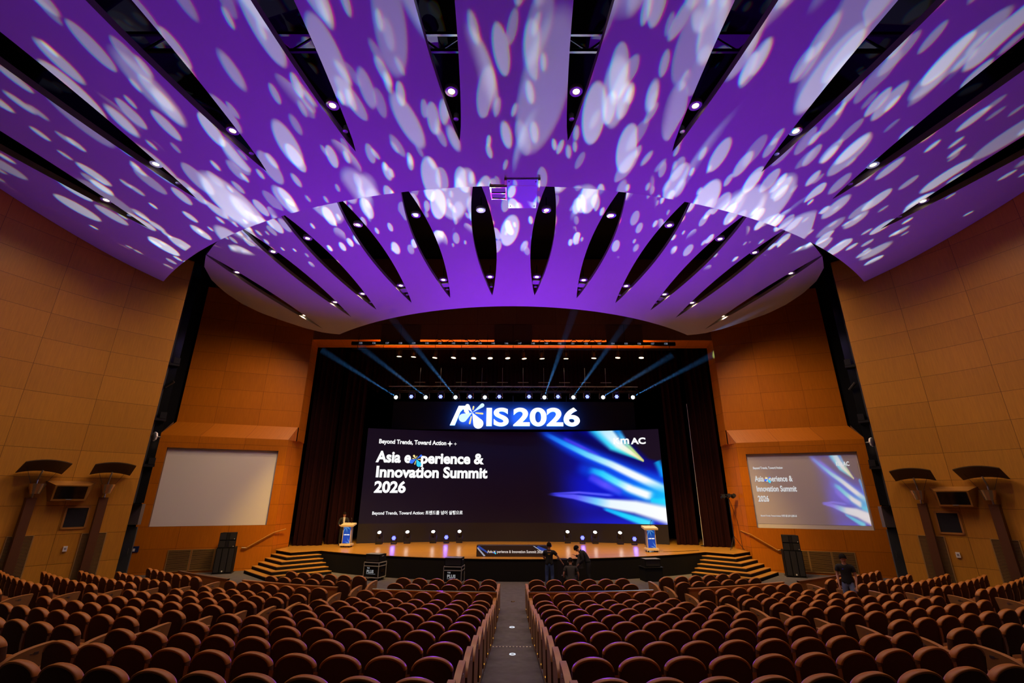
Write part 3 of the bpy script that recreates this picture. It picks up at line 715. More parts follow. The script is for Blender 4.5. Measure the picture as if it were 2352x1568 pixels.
q = [(-.02, 0), (.29, 0), (.62, .86), (.80, 1.05), (.90, .86), (1.02, .70), (1.20, .82), (1.0, 1.25), (.50, 1.25)]   # the roofless A
p0 = at_y(1034, 976.5, SY); mb = MB(); mb.prism([(x, y) for x, y in q], -.05, .05)
for i, v in enumerate(mb.v): mb.v[i] = (p0.x+v[0], SY-v[2], p0.z+v[1])
mb.m[0] = 1; mb.m[1:] = [0 if k == 0 else 1 for k in range(len(mb.m)-1)]
SW_(mb.build('letters', [E_SIGN, E_HALO], sign))
petal_mark(sign_place, 1085, 947.5, 1.08, sign, [E_SIGN, E_MPALE, E_SIGN, E_MPALE, E_GOLD], SW_)
for k, x in enumerate((-3.5, 0, 3.5)):
    mb = MB(); mb.tube([(x, SY+.45, a.z), (x, SY+.3, 9.8)], .012, 5); SW_(mb.build('suspension_wire', BLACKM, sign))
for x0 in (-2.8, -1.2, .6, 2.4): lamp('added_halo_lamp', 'AREA', (x0, SY+.12, at_y(1180, 955, SY).z), 170, (.04, .22, 1.0), (x0, SY+2, at_y(1180, 955, SY).z), shape=(1.4, .9))  # area lamps added behind the letters to spread a blue halo

# ------------------------------------------------------------------ lighting truss over the display
TY = 29.0; TZ = at_y(1180, 899.5, TY).z
tr = empty('lighting_truss', (0, TY, TZ), 0, 'long black lighting truss hanging above the title sign', 'truss')
for (dy, dz) in ((-.2, 0), (.2, 0), (0, .34)):
    mb = MB(); mb.tube([(-8.1, dy, dz), (8.1, dy, dz)], .03, 8); mb.build('chord', ALU if dz else BLACKM, tr)
mb = MB()
for j in range(27):
    x = -8.1+j*.6; mb.tube([(x, -.2, 0), (x+.3, 0, .34), (x+.6, -.2, 0)], .014, 5); mb.tube([(x, .2, 0), (x+.3, 0, .34)], .014, 5)
mb.build('lattice', BLACKM, tr)
for k in range(10):
    x = -6.1+k*1.35; mb = MB(); mb.tube([(x-.35, 0, .62), (x+.35, 0, .62)], .02, 6); mb.tube([(x-.7, .05, .38), (x+.7, .05, .38)], .02, 6); mb.tube([(x, 0, .34), (x, 0, 1.6)], .01, 5); mb.build('spreader_bar', ALU, tr)
def head_proto(name, core, hal=None):
    r = empty(name)
    mb = MB(); mb.cbox((0, 0, .30), (.32, .26, .14)); mb.build('base', BLACKM, r)
    mb = MB(); mb.tube([(-.19, 0, .26), (-.20, 0, .0), (-.19, -.02, -.06)], .028, 6); mb.tube([(.19, 0, .26), (.20, 0, .0), (.19, -.02, -.06)], .028, 6); mb.build('yoke', ALU, r)
    T = Matrix.Rotation(pi/2, 4, 'X')
    mb = MB(); mb.lathe([(.06, -.22), (.12, -.18), (.15, .05), (.16, .17), (.13, .18)], 16, T); h = mb.build('head', BLACKM, r, smooth=True)
    mb = MB()
    if hal is None: mb.lathe([(.0, .195), (.115, .185)], 16, T)
    else:
        for q in range(7):
            cx, cz = (0, 0) if q == 6 else (.085*cos(q*pi/3), .085*sin(q*pi/3)); mb.lathe([(0, .192), (.036, .188)], 8, T @ Matrix.Translation((cx, cz, 0)))
    mb.build('lens', core, r); return r
BEAMH = head_proto('moving_head', E_WHITE); WASHH = head_proto('wash_light', E_BLUEC, 1)
beam_px = [911, 979, 1047, 1114, 1250, 1316, 1384, 1452]; wash_px = [946, 1013, 1080, 1147, 1215, 1281, 1348, 1415]
HB = []
for k, px in enumerate(beam_px):
    o = BEAMH if k == 0 else copy_tree(BEAMH); p = at_y(px, 913.5, TY-.25); o.location = p; HB.append(p)
    props(o, 'white-lit moving head light, %s from left under the lighting truss' % ordinal(k+1), 'stage light', 'white moving heads on the truss')
for k, px in enumerate(wash_px):
    o = WASHH if k == 0 else copy_tree(WASHH); p = at_y(px, 912, TY-.25); o.location = p
    props(o, 'blue LED wash light, %s from left under the lighting truss' % ordinal(k+1), 'stage light', 'blue wash lights on the truss')
    lamp('wash_glow', 'SPOT', p+Vector((0, -.22, 0)), 60 if k == 4 else 22, (.10, .06, 1.0), p+Vector((0, -3, -3.5)), 130, 1.0, .08)
    lamp('wash_spill', 'POINT', p+Vector((0, -.1, .32)), 30 if k != 4 else 110, (.10, .08, 1.0), None, radius=.05)
# beams of light standing in the stage haze
ends = [(738, 803, 26.0), (826, 795, 25.6), (893, 722, 23.5), None, (1322, 706, 22.5), (1452, 722, 23.5), (1545, 815, 25.5), (1642, 812, 26.0)]
HZ = bpy.data.materials.new('stage_haze'); HZ.use_nodes = True; nt = HZ.node_tree; nt.nodes.remove(nt.nodes['Principled BSDF'])
vs_ = nt.nodes.new('ShaderNodeVolumeScatter'); vs_.inputs['Color'].default_value = (.8, .9, 1, 1); vs_.inputs['Density'].default_value = .022; vs_.inputs['Anisotropy'].default_value = 0.2
_g = nt.nodes.new('ShaderNodeTexCoord'); _s = nt.nodes.new('ShaderNodeSeparateXYZ'); nt.links.new(_g.outputs['Object'], _s.inputs[0])
_m = nt.nodes.new('ShaderNodeMapRange'); _m.inputs[1].default_value = 24.0; _m.inputs[2].default_value = 28.8; _m.inputs[3].default_value = .012; _m.inputs[4].default_value = .075
nt.links.new(_s.outputs[1], _m.inputs[0]); nt.links.new(_m.outputs[0], vs_.inputs['Density'])      # density drops along the cones to fade each beam's light
nt.links.new(vs_.outputs[0], nt.nodes['Material Output'].inputs['Volume'])
for k, e in enumerate(ends):
    if e is None: continue
    a = HB[k]+Vector((0, -.25, .04)); b = at_y(*e); d = (b-a)
    mb = MB(); mb.tube([a+d*.01, a+d*1.0], [.06, .25], 18); o = recalc(mb.build('light_beam', HZ))
    props(o, 'faint blue light beam in the haze from truss moving head %s from left' % ordinal(k+1), 'light beam', 'beams in the stage haze', 'stuff')
    lamp('beam_lamp', 'SPOT', a-d.normalized()*.01, E_BEAM, (.10, .42, 1.0), b, 5.4, 1.0, .02)

# ------------------------------------------------------------------ lamps standing on the stage floor
def floor_spot(px, py): 
    p = led_hit(px, 1230); Y = p.y-.75; q = at_y(px, py, Y); return q
FLOORH = empty('floor_moving_head')
mb = MB(); mb.cbox((0, 0, .07), (.34, .30, .14)); mb.build('base', BLACKM, FLOORH)
mb = MB(); mb.tube([(-.18, 0, .12), (-.20, 0, .4), (-.17, 0, .5)], .03, 6); mb.tube([(.18, 0, .12), (.20, 0, .4), (.17, 0, .5)], .03, 6); mb.build('yoke', BLACKM, FLOORH)
_T2 = Matrix.Translation((0, 0, .5)) @ Matrix.Rotation(radians(42), 4, 'X')
mb = MB(); mb.lathe([(.07, -.22), (.13, -.17), (.14, .06), (.13, .17), (.11, .18)], 16, _T2); mb.build('head', BLACKM, FLOORH, smooth=True)
mb = MB(); mb.lathe([(0, .185), (.105, .18)], 14, _T2); mb.build('lens', E_WHITE, FLOORH)
FPAR = empty('floor_wash_light')
mb = MB(); mb.cbox((0, 0, .03), (.3, .25, .06)); mb.tube([(-.15, 0, .05), (-.16, 0, .3)], .02, 6); mb.tube([(.15, 0, .05), (.16, 0, .3)], .02, 6); mb.build('stand', BLACKM, FPAR)
_T3 = Matrix.Translation((0, 0, .32)) @ Matrix.Rotation(radians(84), 4, 'X')
mb = MB(); mb.lathe([(.06, -.16), (.14, -.12), (.15, .10), (.14, .11)], 16, _T3); mb.build('housing', BLACKM, FPAR, smooth=True)
mb = MB()
for q in range(7):
    cx, cy = (0, 0) if q == 6 else (.075*cos(q*pi/3), .075*sin(q*pi/3)); mb.lathe([(0, .118), (.04, .116)], 8, _T3 @ Matrix.Translation((cx, cy, 0)))
mb.build('lens', emis('floor_blue', (.07, .08, 1.0), 7), FPAR)
def gobo(l, seed, scale, dens, rot):
    """disc-pattern gobo: overlapping soft-edged discs with a trace of colour fringing"""
    l.use_nodes = True; nt = l.node_tree; N = nt.nodes.new; L = nt.links.new
    em = [n for n in nt.nodes if n.type == 'EMISSION'][0]
    tc = N('ShaderNodeTexCoord'); sx = N('ShaderNodeSeparateXYZ'); L(tc.outputs['Normal'], sx.inputs[0])
    def mth(op, a, b=None, c=None):
        n = N('ShaderNodeMath'); n.operation = op
        for i, x in enumerate((a, b, c)):
            if x is None: continue
            if isinstance(x, (int, float)): n.inputs[i].default_value = x
            else: L(x, n.inputs[i])
        return n.outputs[0]
    X, Y = mth('DIVIDE', sx.outputs[0], sx.outputs[2]), mth('DIVIDE', sx.outputs[1], sx.outputs[2])
    def discs(sc, sd, rmin, rmax, keep, shift):
        cb = N('ShaderNodeCombineXYZ'); L(mth('ADD', X, sd*1.37+shift), cb.inputs[0]); L(mth('ADD', Y, sd*.71), cb.inputs[1])
        v = N('ShaderNodeTexVoronoi'); v.voronoi_dimensions = '2D'; v.inputs['Scale'].default_value = sc; v.inputs['Randomness'].default_value = .8; L(cb.outputs[0], v.inputs['Vector'])
        s2 = N('ShaderNodeSeparateColor'); L(v.outputs['Color'], s2.inputs[0])
        r = mth('ADD', mth('MULTIPLY', mth('MULTIPLY', s2.outputs[0], s2.outputs[0]), rmax-rmin), rmin)
        on = mth('LESS_THAN', s2.outputs[1], keep)
        mr = N('ShaderNodeMapRange'); L(mth('SUBTRACT', r, v.outputs['Distance']), mr.inputs[0]); mr.inputs[1].default_value = 0; mr.inputs[2].default_value = .035
        return mth('MULTIPLY', mth('MULTIPLY', mr.outputs[0], on), mth('ADD', mth('MULTIPLY', s2.outputs[2], .85), .35))
    def layer(shift):
        tot = None
        for sc, sd, r0, r1, kp, am in ((scale*.42, 3.3, .12, .36, dens*.8, .50), (scale*.78, 0, .10, .36, dens*.7, .62), (scale*1.25, 5.9, .10, .36, dens*.9, .62), (scale*2.0, 7.1, .12, .38, dens, .62)):
            q = mth('MULTIPLY', discs(sc, seed+sd, r0, r1, kp, shift), am); tot = q if tot is None else mth('ADD', tot, q)
        return mth('MINIMUM', tot, 1.05)
    r, g, b = layer(.0), layer(.0022), layer(.0044)
    cc = N('ShaderNodeCombineColor'); L(mth('MULTIPLY', r, .92), cc.inputs[0]); L(g, cc.inputs[1]); L(b, cc.inputs[2]); L(cc.outputs[0], em.inputs['Color'])
W8 = [(873, 1219), (937, 1218), (996, 1217), (1056, 1217), (1303, 1219), (1366, 1220), (1423, 1221), (1487, 1222)]
AIMS = [(-13.6, 11.8), (-10.5, 9.8), (-5.6, 6.8), (.2, 5.6), (-.2, 5.6), (5.6, 6.8), (10.5, 9.8), (13.6, 11.8)]
for k, (px, py) in enumerate(W8):
    p = floor_spot(px, py); o = FLOORH if k == 0 else copy_tree(FLOORH); o.location = (p.x, p.y, .92)
    props(o, 'black moving head with white lens, %s from left on the stage floor' % ordinal(k+1), 'stage light', 'moving heads on the stage floor')
    t = AIMS[k]; R_ = hypot(t[0], YC-t[1]); th = degrees(atan2(t[0], YC-t[1]))
    lo = lamp('gobo_lamp', 'SPOT', (p.x, p.y-.28, p.z+.22), E_GOBO, (1, 1, 1), (t[0], t[1], rear_z(R_, th)), 27 if k in (0, 7) else 32, .12, .008)
    gobo(lo.data, 1.7+k*2.9, 16.0, .56, k)
BL4 = [(908, 1227), (1027, 1227), (1336, 1228), (1454, 1232)]
WAIM = [(-11.5, 9.5), (-1.5, 11.0), (1.5, 11.0), (11.5, 9.5)]
for k, (px, py) in enumerate(BL4):
    p = floor_spot(px, py); o = FPAR if k == 0 else copy_tree(FPAR); o.location = (p.x, p.y-.2, .92)
    props(o, 'blue glowing wash light, %s from left on the stage floor' % ordinal(k+1), 'stage light', 'blue wash lights on the stage floor')
    lamp('purple_wash', 'SPOT', (p.x, p.y-.5, 1.6), E_WASH*(.9 if k in (0, 3) else .9), PURPLE, (*WAIM[k], 13.2), 62 if k in (0, 3) else 76, 1.0, .15)
    lamp('floor_glow', 'POINT', (p.x, p.y-.5, 1.28), 10, (.12, .10, 1.0), None, radius=.1)

# ------------------------------------------------------------------ podiums
def podium_art(u, v):
    c = lerp((8, 66, 190), (16, 84, 170), v)
    for (cx, cy, fx, fy) in ((1.05, -.02, 1, 1), (.30, 1.02, -1, -1)):
        dx, dy = u-cx, (v-cy)*1.9; r = hypot(dx, dy); a = atan2(dy, dx)
        w_ = max(0, sin(a*9+cx))**3*smooth(.9, .15, r); c = lerp(c, (190, 235, 255), min(1, w_*1.15))
    return c
PODD = display_material('podium_picture', .8)
def podium(px, py, rz, label, words):
    p = at_z(px, py, .92); r = empty('podium', (p.x, p.y, .92), rz, label, 'podium')
    mb = MB(); mb.cbox((0, 0, .13), (.60, .46, .10)); mb.build('base', CREAM, r)
    for sx in (-1, 1):
        for sy in (-1, 1):
            mb = MB(); mb.lathe([(.0, 0), (.03, .0), (.03, .08), (0, .08)], 8, Matrix.Translation((sx*.22, sy*.16, 0))); mb.build('caster', BLACKM, r)
    mb = MB(); mb.cbox((0, .03, .62), (.44, .26, .90)); mb.build('column', GREYP, r)
    P = lambda u, v: Vector((-.20+.40*u, -.105, .20+.84*v)); display_mesh('display_panel', P, 24, 48, 0, 1, PODD, r, podium_art)
    mb = MB(); mb.box((-.23, -.112, .17), (-.20, -.09, 1.06)); mb.box((.20, -.112, .17), (.23, -.09, 1.06)); mb.build('display_frame', CREAM, r)
    text('lettering', words, .072, (0, -.112, .60), (pi/2, 0, 0), E_TXT, r, .004, .001, 'CENTER')
    T = Matrix.Translation((0, .02, 1.12)) @ Matrix.Rotation(radians(12), 4, 'X')
    mb = MB(); mb.cbox((0, 0, 0), (.70, .50, .09), T); mb.build('top', CREAM, r)
    mb = MB(); mb.tube([(.10, .12, 1.15), (.10, .12, 1.35), (.12, .04, 1.45)], .009, 6); mb.tube([(.12, .04, 1.45), (.13, 0, 1.47)], .016, 8); mb.build('microphone', BLACKM, r)
    return r
podium(795, 1256, radians(-4), 'cream podium with blue panel beside the speaker, stage left end', 'AXIS 2026')
podium(1497, 1267, radians(5), 'cream podium with blue panel standing alone at the right of the stage', 'AXIS 2026')
p = at_z(1505, 1266, .93); mb = MB(); mb.tube([p, p+Vector((.35, -.15, 0)), p+Vector((1.1, .1, 0)), p+Vector((2.4, .5, 0))], .012, 5); props(mb.build('cable', BLACKM), 'thin black cable trailing from the right podium over the stage', 'cable')
# low banner box on the stage lip
a, b = at_z(1094, 1278, .92), at_z(1262, 1279, .92); cx, cy = (a.x+b.x)/2, (a.y+b.y)/2; Lb = (b-a).length
r = empty('banner_box', (cx, cy, .92), atan2(b.y-a.y, b.x-a.x), 'low dark banner box with the summit title on the stage lip', 'banner'); H = .47
mb = MB(); mb.box((-Lb/2, 0, 0), (Lb/2, .55, H)); mb.build('box', mat('banner_dark', (.022, .014, .024), .5), r)
BTXT = emis('banner_text_glow', (.80, .68, .62), .75); BBLUE = emis('banner_blue_glow', (.05, .10, .55), .5); BPALE = emis('banner_pale_glow', (.55, .55, .65), .6)  # banner print is given a faint glow of its own
text('lettering', 'Asia e  perience & Innovation Summit 2026', .158, (-Lb/2+.50, -.006, .165), (pi/2, 0, 0), BTXT, r, .004, .001, sx=.93)
petal_mark(lambda X, Y, x, y, o_: Vector((X+x, -.008-o_*.05, Y+y)), -Lb/2+.835, .205, .10, r, [E_MCYAN, E_MBLUE, E_GOLD, E_MBLUE, E_GOLD])
for m_, q in ((BBLUE, [(-Lb/2+.02, -.004, .40), (-Lb/2+.12, -.004, .46), (-Lb/2+.50, -.004, .22), (-Lb/2+.55, -.004, .12)]), (BPALE, [(-Lb/2+.02, -.006, .36), (-Lb/2+.06, -.006, .40), (-Lb/2+.42, -.006, .04), (-Lb/2+.34, -.006, .02)]),
             (BPALE, [(Lb/2-.75, -.006, .46), (Lb/2-.68, -.006, .46), (Lb/2-.30, -.006, .22), (Lb/2-.36, -.006, .22)]), (BBLUE, [(Lb/2-.62, -.004, .40), (Lb/2-.50, -.004, .46), (Lb/2-.06, -.004, .30), (Lb/2-.02, -.004, .02)])):
    mb = MB(); mb.add(q, [(0, 1, 2, 3)]); mb.build('print_streak_glow', m_, r)


# ------------------------------------------------------------------ flight cases and loudspeakers
def flight_case(px, py, rz, label):
    p = at_z(px, py, 0); r = empty('flight_case', (p.x, p.y, 0), rz, label, 'flight case'); w_, d_, h_ = .78, .62, .60; z0 = .13
    mb = MB(); mb.box((-w_/2+.02, -d_/2+.02, z0), (w_/2-.02, d_/2-.02, z0+h_)); mb.build('panels', BLACK, r)
    mb = MB(); t = .022
    for sx in (-1, 1):
        for sy in (-1, 1): mb.cbox((sx*(w_/2-t/2), sy*(d_/2-t/2), z0+h_/2), (t, t, h_))
    for z in (z0, z0+h_-.14, z0+h_):
        for sy in (-1, 1): mb.cbox((0, sy*(d_/2-t/2), z), (w_, t, t*1.4))
        for sx in (-1, 1): mb.cbox((sx*(w_/2-t/2), 0, z), (t, d_, t*1.4))
    mb.build('edge_trim', CASETRIM, r)
    for sx in (-1, 1):
        for sy in (-1, 1):
            mb = MB(); mb.lathe([(0, -.03), (.055, -.03), (.055, .03), (0, .03)], 10, Matrix.Translation((sx*(w_/2-.1), sy*(d_/2-.1), .058)) @ Matrix.Rotation(pi/2, 4, 'Y')); mb.cbox((sx*(w_/2-.1), sy*(d_/2-.1), .12), (.09, .09, .03)); mb.build('caster', BLACKM, r)
    mb = MB(); mb.cbox((w_/2+.004, 0, z0+.26), (.012, .24, .10)); mb.cbox((w_/2+.01, -.18, z0+.42), (.02, .05, .07)); mb.cbox((w_/2+.01, .18, z0+.42), (.02, .05, .07)); mb.build('latch', BRASS, r)
    WT = emis('case_print_glow', (.75, .75, .78), .35) if 'case_print_glow' not in MATS else MATS['case_print_glow']  # white case lettering with a faint glow added to the print
    text('lettering', 'THE', .075, (-.22, -d_/2+.012, z0+.35), (pi/2, 0, 0), WT, r, .002, .001)
    text('lettering', 'PLUS', .165, (-.225, -d_/2+.012, z0+.185), (pi/2, 0, 0), WT, r, .007, .001)
    mb = MB(); mb.cbox((-.0, -d_/2+.012, z0+.145), (.46, .004, .012)); mb.build('underline', WT, r)
    return r
def stage_wedge(p, rz, z, label):
    r = empty('monitor_speaker', (p.x, p.y, z), rz, label, 'loudspeaker')
    mb = MB(); mb.prism([(-.27, -.02), (.27, -.02), (.27, .40), (-.27, .40)], 0, 1, Matrix(((1.35, 0, 0, 0), (0, 1.2, 0, -.22), (0, 0, .32, 0), (0, 0, 0, 1)))); mb.build('cabinet', BLACK, r)
    mb = MB(); mb.cbox((0, -.262, .16), (.66, .012, .25)); mb.build('grille', mat('speaker_grille', (.016, .015, .016), .6) if 'speaker_grille' not in MATS else MATS['speaker_grille'], r)
    mb = MB(); mb.cbox((.37, -.02, .24), (.012, .16, .03)); mb.cbox((0, -.1, .325), (.70, .42, .012)); mb.build('handle', GREYP, r)
    return r
c1 = flight_case(859, 1331, radians(-18), 'black flight case with white lettering left of the front seats, on casters')
stage_wedge(c1.location, radians(-18), .746, 'black speaker cabinet on the flight case nearer the left stairs')
c2 = flight_case(1042, 1343, radians(-7), 'black flight case with white lettering behind the front center seats')
stage_wedge(c2.location, radians(-7), .746, 'black speaker cabinet on the flight case behind the center seats')
p3 = at_z(1497, 1333, 0)
r = empty('covered_stand', (p3.x, p3.y, 0), radians(10), 'black draped stand under a speaker in front of the stage, right side', 'stand'); mb = MB(); mb.box((-.42, -.3, 0), (.42, .3, .55)); mb.build('drape', BLACK, r); mb = MB(); mb.box((-.45, -.33, .55), (.45, .33, .58)); mb.build('board', BLACKM, r)
stage_wedge(p3, radians(10), .58, 'black speaker cabinet on the draped stand at the right stage front')
def pa_stack(sg, pxc):
    p = at_z(pxc[0], pxc[1], 0); rz = sg*radians(-20)*-1*-1
    rz = radians(-20) if sg < 0 else radians(20); rz = -rz
    side = 'left' if sg < 0 else 'right'
    r = empty('subwoofer', (p.x, p.y, 0.03), rz, 'tall black subwoofer on the floor below the %s projection screen' % side, 'loudspeaker')
    mb = MB(); mb.cbox((0, .30, .56), (.78, .6, 1.12)); mb.build('cabinet', BLACK, r)
    for x, wv in ((-.26, .2), (0, .22), (.26, .2)):
        mb = MB(); mb.cbox((x, -.012, .56), (wv, .03, 1.04)); mb.build('grille', MATS['speaker_grille'], r)
    mb = MB(); mb.cbox((.0, -.03, .09), (.06, .01, .06)); mb.build('badge', WHITEP, r)
    mb = MB(); mb.cbox((0, .3, -.015), (.86, .66, .03)); mb.build('skid', BLACKM, r)
    for k in range(2):
        z = 1.152+k*.335
        q = empty('array_speaker', (p.x, p.y, z), rz, 'black line array box, %s of two on the %s subwoofer' % (('lower', 'upper')[k], side), 'loudspeaker', 'line array boxes on the subwoofers')
        mb = MB(); mb.prism([(-.36, .02), (.36, .02), (.30, .5), (-.30, .5)], 0, .325); mb.build('cabinet', BLACK, q)
        for x in (-.21, .21):
            mb = MB(); mb.cbox((x, .01, .163), (.26, .03, .29)); mb.build('grille', MATS['speaker_grille'], q)
        mb = MB(); mb.cbox((0, .03, .163), (.12, .03, .30)); mb.build('horn', BLACKM, q)
        mb = MB(); mb.cbox((.29, -.008, .05), (.03, .01, .03)); mb.build('badge', WHITEP, q)
pa_stack(-1, (508, 1318)); pa_stack(1, (1831, 1326))

# ------------------------------------------------------------------ projection screens beside the stage
for sg in (-1, 1):
    q0, q1, back, z0, z1, P, LB = SW[sg]; r0, r1 = q0+back, q1+back
    a, b = (r1, r0) if sg < 0 else (r0, r1)            # left to right as seen from the seats
    side = 'left' if sg < 0 else 'right'
    root = empty('projection_screen', ((a.x+b.x)/2, (a.y+b.y)/2, z0), 0,
        'blank pale projection screen in the wood wall left of the stage' if sg < 0 else 'projection screen showing the blue summit title right of the stage', 'projection screen')
    Lw = root.location.copy()
    n = Vector((-(b-a).y, (b-a).x, 0)).normalized(); n = -n if n.y > 0 else n
    PT = lambda u, v, off=0.012: a+(b-a)*u+n*off+Vector((0, 0, z0+(z1-z0)*v))-Lw
    if sg < 0:
        mb = MB(); mb.add([PT(0, 0), PT(1, 0), PT(1, 1), PT(0, 1)], [(0, 1, 2, 3)]); mb.build('fabric', SCREENW, root)
    else:
        mb = MB(); mb.add([PT(0, 0), PT(1, 0), PT(1, 1), PT(0, 1)], [(0, 1, 2, 3)]); mb.build('fabric', SCREENW, root)
        u0, u1, v0, v1 = .012, .988, .055, .955
        Wd = (b-a).length*(u1-u0); Hd = (z1-z0)*(v1-v0)
        def side_fn(u, v):
            x, y = art_uv(.02+.98*u, v); c = graphic(x, y); return tuple(min(255, 0.80*ch+g_) for ch, g_ in zip(c, (52, 44, 48)))
        display_mesh('projected_picture', lambda u, v: PT(u0+(u1-u0)*u, v0+(v1-v0)*v, .02), 150, 70, 0, 1, display_material('projection_glow', .62, (.55, .52, .52, 1)), root, side_fn)  # the surface itself glows, in place of light from a projector
        d = (b-a).normalized()
        def sp(px, py, x, y, off):
            # px,py are fractions of the picture here
            return PT(u0+(u1-u0)*px, v0+(v1-v0)*py, .02+off)+d*x+Vector((0, 0, y))
        ET2 = emis('projection_text_glow', (.92, .92, .92), .70)
        ST = lambda body, u, v, s, bo, sx: curve_text('lettering', body, u, v, s, ET2, root, bo, sx, sp, .012)
        kx = .73
        ST('Beyond Trends, Toward Action', .040, .815, .165, .003, .66)
        ST('Asia e', .042, .625, .41, .009, .60); ST('perience &', .178, .625, .40, .009, .61)
        ST('Innovation Summit', .042, .475, .40, .009, .61); ST('2026', .042, .325, .40, .009, .64)
        ST('Beyond Trends, Toward Action: 트렌드를 넘어 실행으로', .042, .105, .115, .001, .62)
        ST('K', .815, .845, .28, .009, .62); ST('m', .840, .845, .37, .008, .60); ST('AC', .879, .845, .29, .009, .66)
        petal_mark(sp, .163, .662, .20, root, [E_MCYAN, E_MBLUE, E_GOLD, E_MBLUE, E_GOLD])

# ------------------------------------------------------------------ fittings on the side walls and slots
def frame_at(p, tg, n, sg):
    """object matrix: x along the wall (left to right as seen), y into the wall, z up"""
    x = tg if tg.x*(1 if sg < 0 else 1) > 0 else -tg
    y = -n; x = y.cross(Vector((0, 0, 1))); x.normalize()
    return Matrix(((x.x, y.x, 0, p.x), (x.y, y.y, 0, p.y), (0, 0, 1, p.z), (0, 0, 0, 1)))
def wall_thing(name, px, py, sg, label, cat, group=None, z=None):
    pl = WL if sg < 0 else WR; h = on_poly(px, py, pl); p, tg, n = h
    o = empty(name, label=label, cat=cat, group=group); pp = p.copy()
    if z is not None: pp.z = z
    o.matrix_world = frame_at(pp, tg, n, sg); return o, p
LAMPS = [(-1, 70, 1143, 'the rear of the left wall'), (-1, 238, 1142, 'the stage end of the left wall'), (1, 2118, 1156, 'the stage end of the right wall'), (1, 2285, 1158, 'the rear of the right wall')]
for sg, px, py, wh in LAMPS:
    r, p = wall_thing('wall_uplight', px, py, sg, 'tall steel uplight with curved reflector at '+wh, 'wall lamp', 'pilaster uplights on the side walls', 0.0)
    zt = p.z
    mb = MB(); mb.prism([(-.15, 0.0), (-.13, -.20), (.13, -.20), (.15, 0.0)][::-1], 0, zt); mb.build('pilaster', STEEL, r)
    mb = MB(); mb.tube([(0, -.12, zt), (0, -.14, zt+.62), (0, -.40, zt+.95)], .028, 8); mb.build('rod', ALU, r)
    mb = MB(); mb.lathe([(.12, .14), (.15, .14), (.24, .48), (.22, .48)], 20, Matrix.Translation((0, -.30, zt))); mb.build('cup', mat('lamp_cup', (.5, .36, .2), .25, metal=.9) if 'lamp_cup' not in MATS else MATS['lamp_cup'], r, smooth=True)
    mb = MB(); mb.tube([(0, -.13, zt+.22), (0, -.30, zt+.16)], .03, 6); mb.build('bracket', ALU, r)
    mb = MB(); n = 14; vs = []
    for i in range(n+1):
        t = -1+2*i/n; x = .62*t
        for (yy, zz) in ((-.08, .93), (-.86, 1.27)): vs.append((x*(1.0 if yy > -.5 else 1.0), yy, zt+zz-.10*t*t))
    vs2 = [(x, y, z+.03) for x, y, z in vs]; m_ = len(vs)
    fs = [(2*i, 2*i+2, 2*i+3, 2*i+1) for i in range(n)]+[(m_+2*i, m_+2*i+1, m_+2*i+3, m_+2*i+2) for i in range(n)]
    fs += [(2*i, m_+2*i, m_+2*i+2, 2*i+2) for i in range(n)]+[(2*i+1, 2*i+3, m_+2*i+3, m_+2*i+1) for i in range(n)]+[(0, 1, m_+1, m_), (2*n, m_+2*n, m_+2*n+1, 2*n+1)]
    mb.add(vs+vs2, fs); mb.build('reflector', MESHM, r)
    for sx in (-1, 1):
        mb = MB(); mb.tube([(sx*.18, -.30, zt+.46), (sx*.46, -.45, zt+1.05)], .006, 5); mb.build('stay_wire', BLACKM, r)
TVS = [(-1, (107, 1103), (222, 1106)), (1, (2132, 1118), (2245, 1116))]
for sg, a, b in TVS:
    c = ((a[0]+b[0])/2, (a[1]+b[1])/2); r, p = wall_thing('wall_television', c[0], c[1], sg, 'black television in a sloping wood housing on the %s wall' % ('left' if sg < 0 else 'right'), 'television')
    pl = WL if sg < 0 else WR; w_ = (on_poly(*a, pl)[0]-on_poly(*b, pl)[0]).length/2
    fw = w_*.60; yf0, yf1 = -.60, -.42; zt, zb = -.20, -.64
    A = [(-w_, -.02, .0), (w_, -.02, .0), (w_*.72, -.02, -.72), (-w_*.72, -.02, -.72)]; Fv = [(-fw-.05, yf0, zt+.04), (fw+.05, yf0, zt+.04), (fw+.05, yf1, zb-.06), (-fw-.05, yf1, zb-.06)]
    mb = MB(); mb.add(A+Fv, [(0, 1, 5, 4), (1, 2, 6, 5), (2, 3, 7, 6), (3, 0, 4, 7), (4, 5, 6, 7)]); recalc(mb.build('housing', mat('housing_wood', (.40, .18, .03), .45, var=.12) if 'housing_wood' not in MATS else MATS['housing_wood'], r))
    mb = MB(); mb.add([(-fw, yf0-.015, zt), (fw, yf0-.015, zt), (fw, yf1-.02, zb), (-fw, yf1-.02, zb)], [(3, 2, 1, 0)]); mb.build('screen', DBLACK, r)
    mb = MB(); mb.cbox((0, yf1-.03, zb-.015), (.16, .01, .02)); mb.build('badge', GREYP, r)
for sg, px, py in ((-1, 174, 1188), (1, 2180, 1200)):
    r, p = wall_thing('wall_speaker', px, py, sg, 'square black recessed loudspeaker grille below the television, %s wall' % ('left' if sg < 0 else 'right'), 'loudspeaker')
    mb = MB(); s_ = .40
    for q in ((-.36, -.30), (.30, .36)): mb.box((q[0], -.04, -.40), (q[1], 0, .40)); mb.box((-.36, -.04, q[0]*1.12), (.36, 0, q[1]*1.12))
    mb.build('frame', MATS['housing_wood'], r)
    mb = MB(); mb.box((-.30, -.02, -.36), (.30, -.0, .36)); mb.build('grille_cloth', mat('grille_cloth', (.010, .010, .012), .9), r)
